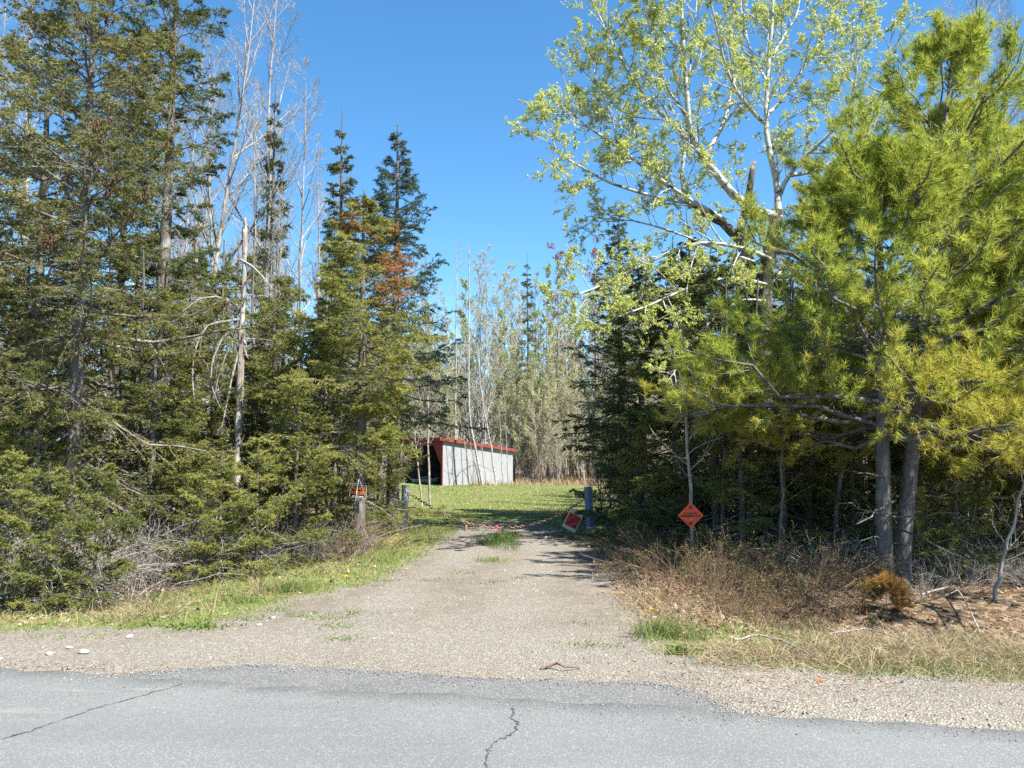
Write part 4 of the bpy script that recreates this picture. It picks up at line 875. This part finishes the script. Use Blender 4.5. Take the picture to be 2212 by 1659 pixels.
def text_mesh(body, size, mat, parent, loc, rot, name='lettering', bold=.0):
    cu = bpy.data.curves.new('lettering', 'FONT'); cu.body = body; cu.size = size; cu.align_x = 'CENTER'; cu.align_y = 'CENTER'; cu.extrude = .0008; cu.offset = bold
    tmp = bpy.data.objects.new('tmp', cu); COL.objects.link(tmp); bpy.context.view_layer.update()
    me = bpy.data.meshes.new_from_object(tmp.evaluated_get(bpy.context.evaluated_depsgraph_get()))
    bpy.data.objects.remove(tmp); bpy.data.curves.remove(cu); me.materials.clear(); me.materials.append(mat)
    o = link(name, me, parent); o.location = loc; o.rotation_euler = rot; return o
def symbol(parent, mat, c, s, y):                # small dark emblem: a half disc over a bar
    mb = MB(); t = np.linspace(0, PI, 9); V = [(c[0] + math.cos(a)*s, y, c[1] + math.sin(a)*s) for a in t]
    V2 = [(a, b + .0012, q) for a, b, q in V]; n = 9
    mb.add(V + V2, [(i, i+1, n+i+1, n+i) for i in range(n-1)]); mb.poly = [(list(range(n)), 0)]
    mb.box((c[0], y + .0006, c[1] - s*.45), (s*2, .0012, s*.35)); mb.box((c[0] - s*.5, y + .0006, c[1] - s*.95), (s*.35, .0012, s*.5)); mb.build('emblem', mat, parent)
def placard(parent, mat, side, y, roll=0.):      # diamond sheet in the local xz plane, facing -y
    h = side/math.sqrt(2); mb = MB(); q = [(0, -h), (h, 0), (0, h), (-h, 0)]
    V = [(a, y, b) for a, b in q] + [(a, y + .002, b) for a, b in q]
    mb.add(V, [(0, 1, 2, 3), (7, 6, 5, 4)] + [(i, i+4, (i+1) % 4 + 4, (i+1) % 4) for i in range(4)]); o = mb.build('placard', mat, parent)
    o.rotation_euler = (0, roll, 0)
    text_mesh('ACCESS BY', .042, M['black'], o, (0, y - .0015, .024), (PI/2, 0, 0), bold=.0012)
    text_mesh('PERMISSION ONLY', .036, M['black'], o, (0, y - .0015, -.014), (PI/2, 0, 0), bold=.0012)
    symbol(o, M['black'], (0, h*.58), .026, y - .002); symbol(o, M['black'], (0, -h*.62), .026, y - .002)
    return o
# orange diamond sign on a pale lath in front of the dying sapling
sy = 11.95; p = at(1492, 1113, sy); gz = float(height(p[0], sy))
ds = empty('diamond_sign', (p[0], sy, gz), 'orange red diamond sign on a pale wooden lath in the brush', 'sign', rz=.06)
mb = MB(); mb.box((.012, .012, (p[2] - gz)*.5 + .08), (.038, .018, (p[2] - gz) + .28)); mb.build('stake', M['stake'], ds)
pk = placard(ds, M['placard'], .272, -.004); pk.location = (0, 0, p[2] - gz); pk.rotation_euler = (0, 0.0, 0)
# sign board hung from the chain
hp = at(1237, 1125, 15.95); hs = empty('hanging_sign', hp, 'tilted pale board with faded red placard hanging from the chain', 'sign', rz=.12)
tl = R(28); mb = MB(); mb.box((0, 0, 0), (.285, .012, .385)); bo = mb.build('board', M['board'], hs); bo.rotation_euler = (0, tl, 0)
pk = placard(bo, M['placard2'], .255, -.0095, 0); pk.rotation_euler = (0, R(-45), 0)
hole = Matrix.Rotation(tl, 3, 'Y') @ Vector((-.09, 0, .155)); topw = Vector(hole) + Vector((.02, .03, .09))
mb = MB(); mb.tubes(np.array([hole, hole + Vector((.004, -.008, .04)), topw]), np.full(3, .004), 5); mb.build('wire', M['wire'], hs)
# private property sign nailed to the fir
q = at(773, 1062, 13.0); ps = empty('private_property_sign', (q[0], 13.02, q[2]), 'black sign with orange PRIVATE PROPERTY lettering nailed to the fir', 'sign', rz=-.25)
ps.rotation_euler = (0, R(3), -.25)
mb = MB(); mb.box((0, 0, 0), (.29, .004, .20)); mb.build('panel', M['black'], ps)
mb = MB()
for c, s in (((0, .097), (.29, .006)), ((0, -.097), (.29, .006)), ((-.142, 0), (.006, .188)), ((.142, 0), (.006, .188))): mb.box((c[0], -.0028, c[1]), (s[0], .0015, s[1]))
mb.build('border', M['white'], ps)
text_mesh('PRIVATE', .072, M['orange'], ps, (0, -.0032, .047), (PI/2, 0, 0), bold=.003).scale = (.92, 1, 1); text_mesh('PROPERTY', .072, M['orange'], ps, (0, -.0032, -.024), (PI/2, 0, 0), bold=.003).scale = (.80, 1, 1)
mb = MB(); mb.box((0, -.003, -.076), (.20, .0012, .014)); mb.build('lettering', M['white'], ps)

# ------------------------------------------------------------------ grass, litter, stones, brush
def scatter(g, n, xr, yr_, prob):
    x = g.uniform(*xr, n); y = g.uniform(*yr_, n); k = g.uniform(0, 1, n) < prob(x, y); x, y = x[k], y[k]
    return np.stack([x, y, height(x, y) - .005], -1)
def blades(mb, g, B, L, W, lean, tint, dead=0.):
    n = len(B); az = g.uniform(0, 2*PI, n); h = np.stack([np.cos(az), np.sin(az), np.zeros(n)], -1); ln = lean*g.uniform(.2, 1.4, n)[:, None]
    D = nrm(h*ln + np.array((0, 0, 1.))); S = nrm(np.cross(D, rnd3(g, n))); mb.blade(B, D, S, L, W, h*ln*1.3 - np.array((0, 0, .25)), 0, tint, dead)
gg = np.random.default_rng(201)
# the mown grass of the clearing
LB_ = (LAWN.min(0), LAWN.max(0))
def lawn_p(x, y): return sst(-sdf(x, y, LAWN), -1.1, .5)*sst(gravel_sd(x, y), -1.0, .3)*.6*np.clip(.75 + .35*nG(x, y), .1, 1)
B = scatter(gg, 115000, (-6.5, 5), (12, 38), lawn_p); n = len(B)
mb = MB(); blades(mb, gg, B, gg.uniform(.03, .085, n), .009, .5, gg.uniform(.1, .9, n), (gg.uniform(0, 1, n) < .28)*gg.uniform(.4, 1, n))
tag(mb.build('clearing_grass', M['grass']), 'short green grass of the clearing behind the chain', 'grass', kind='stuff')
# verge grass, green and dead
def verge_p(x, y): return green_mask(x, y)*sst(gravel_sd(x, y), -.55, .25)*np.clip(.55 + .6*nG(x, y), .04, 1)*(y < 17)
B = scatter(gg, 150000, (-8.5, 8.5), (5.0, 16.5), verge_p); n = len(B)
tall_ = .07 + .12*np.clip(nG(B[:, 0]*.7 + 9, B[:, 1]*.7), 0, 1)
mb = MB(); blades(mb, gg, B, tall_*gg.uniform(.5, 1.4, n), .0055, .55, gg.uniform(.1, .95, n), (gg.uniform(0, 1, n) < .22)*gg.uniform(.3, 1, n))
tag(mb.build('verge_grass', M['grass']), 'green grass growing along the gravel edge', 'grass', kind='stuff')
def dry_p(x, y):
    d = road_dist(x, y); a = np.where(x > 0, sst(d, .8, 1.5)*(1 - sst(d, 3.4, 4.6)), sst(-sdf(x, y, VERGE), -.5, .1))*sst(gravel_sd(x, y), -.2, .2)
    return a*np.where(x > 0, .5, .42)*np.clip(.6 + .5*nB(x*.6, y*.6), .05, 1)
B = scatter(gg, 110000, (-8.5, 8.5), (4.8, 14.5), dry_p); n = len(B)
mb = MB(); blades(mb, gg, B, gg.uniform(.06, .20, n), .0042, 1.9, gg.uniform(.1, 1, n), (gg.uniform(0, 1, n) < .15)*.8)
B = scatter(gg, 9000, (-2, 8.5), (37.5, 46), lambda x, y: np.clip(.5 + .5*nG(x, y), .1, 1)*((x > .3) | (y < 39.5))); n = len(B); blades(mb, gg, B, gg.uniform(.12, .5, n), .018, .7, gg.uniform(.1, 1, n), (gg.uniform(0, 1, n) < .3)*.9)
B = scatter(gg, 60000, (1.0, 8.5), (5.4, 9.5), dry_p); n = len(B); blades(mb, gg, B, gg.uniform(.1, .3, n), .0045, 1.7, gg.uniform(.1, 1, n), (gg.uniform(0, 1, n) < .15)*.8)
tag(mb.build('dry_grass', M['drygrass']), 'flattened straw coloured dead grass along the verge', 'dry grass', kind='stuff')
def deb_p(x, y): return (road_dist(x, y) > .03)*sst(x, .3, 2.2)*(1 - sst(road_dist(x, y), 1.2, 1.8))*np.clip(.35 + .45*nB(x*.5, y), .03, 1)*(sdf(x, y, np.vstack([top, bot[::-1]])) > .02)
B = scatter(gg, 26000, (.5, 8.5), (3.8, 8.5), deb_p); n = len(B); D = rnd3(gg, n); D[:, 2] = np.abs(D[:, 2])*.12; D = nrm(D)
mb = MB(); mb.leaf(B + np.array((0, 0, .012)), D, nrm(np.cross(D, np.array((0, 0, 1.)) + .4*rnd3(gg, n))), gg.uniform(.02, .07, n), gg.uniform(.004, .02, n), 0, gg.uniform(.1, 1, n), (gg.uniform(0, 1, n) < .3)*.6, .2)
def deb2(x, y): d = road_dist(x, y); return (d > .0)*(d < .35)*(x < -2.2)*.8 + ((sdf(x, y, np.vstack([top, bot[::-1]])) > .005) & (sdf(x, y, np.vstack([top, bot[::-1]])) < .22))*(d > 0)*.25
B = scatter(gg, 26000, (-8, 2.5), (4.5, 8), deb2); n = len(B); D = rnd3(gg, n); D[:, 2] = np.abs(D[:, 2])*.12; D = nrm(D)
mb.leaf(B + np.array((0, 0, .012)), D, nrm(np.cross(D, np.array((0, 0, 1.)) + .4*rnd3(gg, n))), gg.uniform(.015, .06, n), gg.uniform(.003, .012, n), 0, gg.uniform(.1, 1, n), (gg.uniform(0, 1, n) < .4)*.7, .2)
tag(mb.build('plant_debris', M['litter']), 'dry straw and leaf crumbs strewn on the gravel shoulder', 'debris', kind='stuff')
# weeds sprinkled through the gravel
spots = [gnd(*p) for p in ((290, 1345), (390, 1352), (435, 1330), (530, 1325), (600, 1305), (655, 1318), (735, 1342), (745, 1372), (770, 1312), (720, 1325), (780, 1255), (820, 1245), (330, 1335), (210, 1368), (100, 1372), (1245, 1385), (1290, 1388), (1250, 1335), (1900, 1445), (1970, 1447), (1130, 1240), (1060, 1250), (1000, 1230), (930, 1245))]
mb = MB()
for k, s in enumerate(spots):
    m = 90 if k < 13 else 45; xy = s + gg.normal(0, 1, (m, 2))*np.array((.11, .09)); B = np.c_[xy, height(xy[:, 0], xy[:, 1]) + .002]
    blades(mb, gg, B, gg.uniform(.02, .055, m), .009, 1.2, gg.uniform(.2, .9, m))
tag(mb.build('gravel_weeds', M['grass']), 'small patches of weeds sprouting in the gravel', 'weeds', kind='stuff')
# fallen leaves
def lit_p(x, y):
    return np.where(sdf(x, y, LAWN) < 0, .03, 1)*sst(gravel_sd(x, y), -.1, .6)*np.where(x > 0, sst(road_dist(x, y), 1.9, 3.2), road_dist(x, y) > 1.3)*np.clip(.6 + .4*nA(x, y), .1, 1)*np.where(x > 0, .8, .55)
B = scatter(gg, 62000, (-10, 10), (6, 20), lit_p); n = len(B); D = rnd3(gg, n); D[:, 2] *= .35; D = nrm(D); S = nrm(np.cross(D, np.array((0, 0, 1.)) + .5*rnd3(gg, n)))
mb = MB(); mb.leaf(B + np.array((0, 0, .02)), D, S, .07*gg.uniform(.5, 1.2, n), .045, 0, gg.uniform(0, 1, n), (gg.uniform(0, 1, n) < .3)*.7, .3)
B = scatter(gg, 42000, (1.2, 9), (6.4, 13), lit_p); n = len(B); D = rnd3(gg, n); D[:, 2] *= .5; D = nrm(D); S = nrm(np.cross(D, np.array((0, 0, 1.)) + .7*rnd3(gg, n)))
mb.leaf(B + np.array((0, 0, .018)), D, S, .058*gg.uniform(.4, 1.3, n), .036*gg.uniform(.5, 1.3, n), 0, gg.uniform(0, 1, n), (gg.uniform(0, 1, n) < .35)*.8, .35)
tag(mb.build('leaf_litter', M['litter']), 'brown fallen leaves covering the forest floor', 'leaf litter', kind='stuff')
B = scatter(gg, 9000, (-6, 4), (12, 36), lambda x, y: lawn_p(x, y)*.7); n = len(B); D = rnd3(gg, n); D[:, 2] *= .35; D = nrm(D); S = nrm(np.cross(D, np.array((0, 0, 1.)) + .5*rnd3(gg, n)))
mb = MB(); mb.leaf(B + np.array((0, 0, .05)), D, S, .065*gg.uniform(.5, 1.2, n), .045, 0, gg.uniform(.2, .9, n), 0., .3)
tag(mb.build('lawn_leaves', M['litter']), 'pale dead leaves scattered over the clearing grass', 'leaf litter', kind='stuff')
# gravel stones
OCT = np.array([(1, 0, 0), (-1, 0, 0), (0, 1, 0), (0, -1, 0), (0, 0, 1), (0, 0, -1)], float); OF = np.array([(0, 2, 4), (2, 1, 4), (1, 3, 4), (3, 0, 4), (2, 0, 5), (1, 2, 5), (3, 1, 5), (0, 3, 5)])
def stones(mb, g, B, s):
    n = len(B); V = OCT[None]*(s[:, None, None]*g.uniform(.55, 1.2, (n, 6, 1))); V[:, :, 2] *= .65
    a = g.uniform(0, 6.28, n); c, q = np.cos(a)[:, None], np.sin(a)[:, None]; V = np.stack([V[:, :, 0]*c - V[:, :, 1]*q, V[:, :, 0]*q + V[:, :, 1]*c, V[:, :, 2]], -1) + B[:, None]
    mb.add(V, (OF[None] + (np.arange(n)*6)[:, None, None]).reshape(-1, 3), 0, np.repeat(g.uniform(0, 1, n), 6))
def st_p(x, y): return sst(-gravel_sd(x, y), -.1, .15)*(road_dist(x, y) > .02)*(sdf(x, y, np.vstack([top, bot[::-1]])) > .01)*np.clip(1.5 - (y - 5)/9, .12, 1)
B = scatter(gg, 27000, (-7.5, 7), (4.4, 15), st_p); n = len(B); mb = MB(); stones(mb, gg, B + np.array((0, 0, .007)), .0035 + .011*gg.uniform(0, 1, n)**3)
B = scatter(gg, 2600, (-7.5, 7), (4.4, 13), st_p); n = len(B); stones(mb, gg, B + np.array((0, 0, .008)), .010 + .016*gg.uniform(0, 1, n)**2)
si = gg.uniform(-7, 12, 2600); dd_ = -np.abs(gg.normal(0, .16, 2600)); P2 = EA + rd*si[:, None] + rn*dd_[:, None]
stones(mb, gg, np.c_[P2, np.array([road_z(p) for p in P2]) + .003], .003 + .006*gg.uniform(0, 1, 2600)**2)
k2 = gg.integers(0, NA, 1800); P3 = top[k2] - rn*np.abs(gg.normal(0, .09, (1800, 1))) + rd*gg.normal(0, .06, (1800, 1)); stones(mb, gg, np.c_[P3, np.full(1800, .012)], .003 + .007*gg.uniform(0, 1, 1800)**2)
tag(mb.build('gravel_stones', M['stone']), 'loose small stones over the gravel shoulder', 'gravel', kind='stuff')
for k, (u, v, s) in enumerate([(180, 1408, .05), (106, 1412, .035), (280, 1372, .04), (0, 1424, .03), (590, 1325, .03), (150, 1398, .028), (560, 1342, .03)]):
    p = gnd(u, v); mb = MB(); g = np.random.default_rng(300 + k)
    t = np.linspace(0, 2*PI, 9)[:-1]; rings = []
    for zz, rr in ((-.3, .8), (.15, 1.), (.42, .7), (.5, .25)): rings.append(np.stack([np.cos(t)*rr*g.uniform(.85, 1.15, 8)*1.25, np.sin(t)*rr*g.uniform(.85, 1.15, 8)*.8, np.full(8, zz)], -1)*s)
    V = np.vstack(rings); fs = [(r*8+i, r*8+(i+1) % 8, (r+1)*8+(i+1) % 8, (r+1)*8+i) for r in range(3) for i in range(8)]
    mb.add(V, fs, 0, .95); mb.poly = [(list(range(24, 32)), 0)]; o = mb.build('stone', M['stone']); o.location = (*p, float(height(*p)) + .01); o.rotation_euler = (0, 0, g.uniform(0, 6))
    tag(o, 'whitish stone lying on the gravel shoulder by the spruce side', 'stone', 'white stones on the shoulder')

# tufts and tussocks one can point at
def tuft(name, label, u, v, n, rad, L, lean, mat, dead, seed, z=None, W=.006, tl=(.1, .9)):
    g = np.random.default_rng(seed); p = gnd(u, v); o = np.array((*p, 0)); aa = g.uniform(0, 2*PI, n); rr = 1.75*g.uniform(0, 1, n)**.75*(1 + .25*np.sin(3*aa + seed) + .15*np.sin(5*aa)); xy = p + np.stack([np.cos(aa), np.sin(aa)], -1)*rr[:, None]*rad
    B = np.c_[xy, height(xy[:, 0], xy[:, 1]) - .01]; base = np.array((*p, float(height(*p)))); mb = MB()
    blades(mb, g, B - base, L*g.uniform(.45, 1.15, n), W, lean, g.uniform(*tl, n), dead*(g.uniform(0, 1, n) < .5))
    ob = mb.build(name, mat); ob.location = base; return tag(ob, label, 'grass tuft')
tuft('grass_tuft', 'lush green grass tuft under the pink ribbon on the track', 1080, 1165, 1500, (.24, .75), .18, .5, M['grass'], 0., 401, tl=(0, .6))
tuft('grass_tuft', 'small green tuft lower on the track before the chain', 1062, 1205, 220, (.18, .14), .12, .6, M['grass'], 0., 402)
tuft('grass_tuft', 'tall green grass tuft among straw on the spruce side verge', 625, 1268, 420, (.24, .12), .22, .5, M['grass'], .2, 403)
tuft('grass_tuft', 'thin green grass clump on the spruce side verge beside straw', 525, 1290, 300, (.28, .12), .17, .5, M['grass'], .3, 404)
tuft('grass_tuft', 'green tuft with dandelion at the bend of the gravel edge', 1440, 1360, 650, (.20, .17), .20, .6, M['grass'], .3, 405)
tuft('grass_tuft', 'dark green tussock in straw below the leaning sapling', 2080, 1362, 420, (.12, .10), .24, .9, M['grass'], .1, 406, tl=(0, .5))
tuft('weed_rosette', 'leafy green weed clump at the gravel edge below the brush', 1475, 1400, 160, (.10, .08), .10, 1.0, M['grass'], 0., 407, W=.02)
tuft('weed_rosette', 'flat green weed patch beside the spruce side gravel', 425, 1345, 200, (.22, .10), .08, 1.2, M['grass'], 0., 408, W=.02)
for k, (u, v, n, L) in enumerate([(2180, 1400, 500, .30), (1960, 1395, 500, .30), (1850, 1340, 420, .28), (1740, 1392, 380, .24), (2060, 1420, 400, .25), (1640, 1405, 300, .22), (2120, 1385, 420, .3), (1900, 1420, 360, .26), (2200, 1345, 420, .3), (2010, 1375, 420, .32), (1790, 1412, 320, .24), (1560, 1400, 260, .22), (2260, 1420, 420, .3), (1830, 1385, 380, .3)]):
    tag(tuft('straw_tussock', ('big' if n > 400 else 'small') + ' flopped straw tussock ' + ('by the crooked sapling' if u > 2050 else 'below the browned seedling' if u > 1820 else 'below the reddish brush'), u, v, n, (.2, .14), L, 2.0, M['drygrass'], .2, 420 + k, W=.0045), group='straw tussocks below the pine')
for k, (u, v, n, L) in enumerate([(330, 1322, 220, .5), (360, 1318, 160, .45), (560, 1272, 260, .42), (700, 1228, 260, .4), (250, 1335, 160, .35), (770, 1210, 200, .4)]):
    tag(tuft('straw_stalks', 'loose straw stalks leaning on the spruce side verge', u, v, n//3, (.22, .12), L, 1.3, M['drygrass'], .3, 440 + k, W=.006), group='straw stalks on the spruce side verge')
for k, (u, v, n, L) in enumerate([(1400, 1290, 130, .5), (1330, 1240, 130, .4), (1480, 1330, 130, .45)]):
    tag(tuft('straw_stalks', 'loose straw stalks at the brush edge by the driveway', u, v, n, (.22, .14), L, 1.2, M['drygrass'], .4, 460 + k, W=.005), group='straw stalks at the brush edge')
# dandelions
def dandelion(u, v, label, hgt):
    p = gnd(u, v); o = empty('dandelion', (*p, float(height(*p))), label, 'dandelion'); mb = MB()
    mb.tubes(np.array([(0, 0, -.02), (.004, 0, hgt*.5), (0, .003, hgt)]), np.array([.003, .0028, .0028]), 5); mb.build('stem', M['shrub_leaf'], o)
    g = np.random.default_rng(int(u)); n = 46; D = nrm(np.c_[g.normal(0, 1, (n, 2)), g.uniform(.1, 1, n)]); mb = MB()
    mb.leaf(np.tile((0, 0, hgt), (n, 1)), D, nrm(np.cross(D, rnd3(g, n))), .024, .008); mb.build('flower_head', M['yellow'], o)
dandelion(1407, 1342, 'yellow dandelion in the tuft at the bend of the gravel edge', .17)
dandelion(878, 1235, 'yellow dandelion in grass below the signed fir', .09)
dandelion(748, 1250, 'yellow dandelion on the verge near straw stalks', .09)

# brush: red-brown stems beside the driveway, grey dead brush beneath the spruces
def brush(seed, n, H, mat, leafm=None, spread=.35, lean=.5, nl=2):
    g = np.random.default_rng(seed); az = g.uniform(0, 2*PI, n); h = np.stack([np.cos(az), np.sin(az), np.zeros(n)], -1); b = h*g.uniform(0, spread, n)[:, None]; b[:, 2] = -.03
    L = H*g.uniform(.5, 1.15, n); ln = (lean*g.uniform(.1, 1.5, n))[:, None]; K = 7
    P = np.stack([b + (h*ln*q**1.5 + np.array((0, 0, 1.))*(q - .25*ln*q*q))*L[:, None] for q in np.linspace(0, 1, K)], 1); P[:, 1:] += g.normal(0, .015, (n, K-1, 3)); P[:, 1:, 2] = np.maximum(P[:, 1:, 2], .01)
    S2, _, _ = spawn(g, P, 6, .25, 1, 42, lambda t, pl: .32*pl*(1.15-t) + .04, 4, False, .1, .14)
    S3, _, _ = spawn(g, S2, 3, .3, 1, 42, lambda t, pl: .4*pl + .02, 3, False, .05, .15)
    mb = MB(); mb.tubes(P, taper(P, .007, .4, .008, .003), 4); mb.tubes(S2, taper(S2, .008, .5, .004, .0018), 3); mb.tubes(S3, taper(S3, .012, .6, .003, .0014), 3)
    out = {'stems': mb.mesh('stems', mat)}
    if leafm:
        lf = MB(); p, T = path_at(S3, g.uniform(.4, 1, (len(S3), nl))); p = p.reshape(-1, 3); k = g.uniform(0, 1, len(p)) < .35; p = p[k]; m = len(p); D = rnd3(g, m)
        lf.leaf(p, D, nrm(np.cross(D, rnd3(g, m))), .026, .018, 0, g.uniform(0, 1, m)); out['leaves'] = lf.mesh('leaves', leafm)
    return out
br1, br2 = brush(501, 42, .78, M['redstem'], M['shrub_leaf'], .45, .7), brush(502, 38, .74, M['redstem'], M['shrub_leaf'], .5, 1.1)
br3 = brush(503, 40, .75, M['bark_dead'], None, .5, 1.1)
for k, (u, Yd, p, s) in enumerate([(1370, 10.8, br2, .6), (1440, 10.3, br1, .6), (1500, 10.0, br2, .85), (1560, 10.2, br1, .8), (1610, 9.6, br2, .8), (1665, 9.9, br1, .75), (1730, 9.5, br2, .85), (1530, 9.2, br2, .7), (1640, 8.7, br2, .65), (1715, 8.6, br1, .55), (1590, 8.8, br1, .5), (1790, 9.2, br2, .7), (1850, 10.2, br1, .7), (1370, 12.2, br2, .7), (1385, 13.5, br1, .7), (1360, 14.6, br2, .6), (1420, 11.6, br1, .9), (1600, 10.6, br1, 1), (1750, 10.2, br2, .9)]):
    place(p, 'brush_shrub', lm_label('reddish brown twiggy brush' if p is br1 else 'low arching reddish brush', X_of(u, Yd), Yd, RIGHT + ['the leaning blue post']), 'brush', X_of(u, Yd), Yd, s, G.uniform(0, 6), 'brush beside the driveway')
for k, (u, Yd, p, s) in enumerate([(30, 9.6, br3, 1.35), (75, 10.4, br3, 1.5), (250, 11.4, br3, 1.5), (120, 10.2, br3, 1.3), (200, 10.8, br3, 1.2), (290, 10.4, br3, 1.1), (360, 11.2, br3, 1.1), (430, 11.8, br3, 1.1), (520, 12.0, br3, 1.0), (610, 12.8, br3, 1.0), (690, 12.8, br3, 1.0), (745, 12.6, br1, .9), (815, 13.9, br2, .8), (-60, 9.5, br3, 1.2)]):
    place(p, 'brush_shrub', lm_label('dead grey twiggy brush' if p is br3 else 'brown leafing brush', X_of(u, Yd), Yd, LEFT), 'brush', X_of(u, Yd), Yd, s, G.uniform(0, 6), 'brush under the spruces')
for k, (u, Yd, p, s) in enumerate([(1985, 10.0, br3, .5), (2060, 10.6, br3, .7), (2150, 11.2, br3, .8), (2230, 10.4, br3, .6), (1800, 11.2, br3, .9), (1940, 12, br3, 1.0)]):
    place(p, 'brush_shrub', lm_label('dead grey twiggy brush', X_of(u, Yd), Yd, RIGHT), 'brush', X_of(u, Yd), Yd, s, G.uniform(0, 6), 'brush around the pine foot')
# small browned pine seedling in front of the pine
ps_ = pine(601, [(0, 0, .1, 0, 1.0)], .75, 5, .2, .36)
for k_ in list(ps_):  # a seedling's own thin stem
    if k_ == 'trunk': ps_[k_] = MB().tubes(np.array([(0, 0, -.1), (.02, 0, .3), (.05, .01, .7)]), np.array([.014, .011, .004]), 6).mesh('trunk', M['bark_pine'], True)
    if k_ == 'dead_branches': ps_.pop(k_)
o = place(ps_, 'pine_seedling', 'small browned pine seedling in front of the pine trunks', 'pine seedling', X_of(1900, 9.4), 9.4, (.5, .5, .5))
for c in o.children:
    if c.name.startswith('foliage'):
        c.data.materials[0] = M['seedling']; d = c.data.attributes['dead'].data; a = np.zeros(len(d), np.float32); d.foreach_get('value', a); d.foreach_set('value', np.clip(a*.3 + .75, 0, 1))
# sticks on the ground
def stick(pix, r, mat, label, lift=.02, name='fallen_branch', twigs=4):
    P = np.array([gnd(*p) for p in pix]); t = np.linspace(0, len(P)-1, 10); x = np.interp(t, range(len(P)), P[:, 0]); y = np.interp(t, range(len(P)), P[:, 1]); g = np.random.default_rng(int(pix[0][0]))
    Q_ = np.stack([x, y, height(x, y) + lift + .03*np.sin(np.linspace(0, PI, 10)) + g.normal(0, .004, 10)], -1); mb = MB(); mb.tubes(Q_, r*np.linspace(1, .4, 10), 6, cap=True)
    if twigs:
        S2, _, _ = spawn(g, Q_[None], twigs, .3, 1, 35, lambda t, pl: .2*pl, 4, True, .1); mb.tubes(S2, taper(S2, .012, .4, r*.5, .002), 4)
    tag(mb.build(name, mat, smooth=True), label, 'branch')
stick([(1585, 1385), (1640, 1382), (1690, 1395), (1745, 1418)], .012, M['bark_dead'], 'pale curved fallen branch lying across the straw below the brush', .06)
stick([(1990, 1270), (2060, 1262), (2110, 1300), (2140, 1330)], .012, M['bark_dead'], 'arched bare branch on the leaf litter beyond the seedling', .12)
stick([(1990, 1340), (2050, 1330), (2150, 1345), (2200, 1350)], .010, M['bark_dead'], 'straight thin stick in the litter below the crooked sapling', .05)
stick([(1790, 1380), (1880, 1372), (1960, 1400)], .008, M['bark_dead'], 'long pale straw coloured stick across the ditch below the pine', .1, twigs=2)
stick([(0, 1090), (40, 1050), (100, 1000)], .016, M['bark_dead'], 'grey fallen limb leaning under the cone hung spruce', .15)
stick([(1168, 1443), (1195, 1440), (1220, 1447), (1252, 1441)], .012, M['redstem'], 'short reddish brown stick lying on the gravel by the apron', .012, 'stick', 3)
mb = MB(); p = gnd(1764, 1469); mb.leaf(np.array([(0, 0, .01), (.0, .01, .012)]), np.array([(1., .1, .1), (.8, -.5, .1)]), np.array([(0, 1., .2), (.3, .8, .2)]), .06, .035); o = mb.build('litter_scrap', M['placard']); o.location = (*p, float(height(*p))); tag(o, 'scrap of orange plastic on the gravel shoulder', 'scrap')
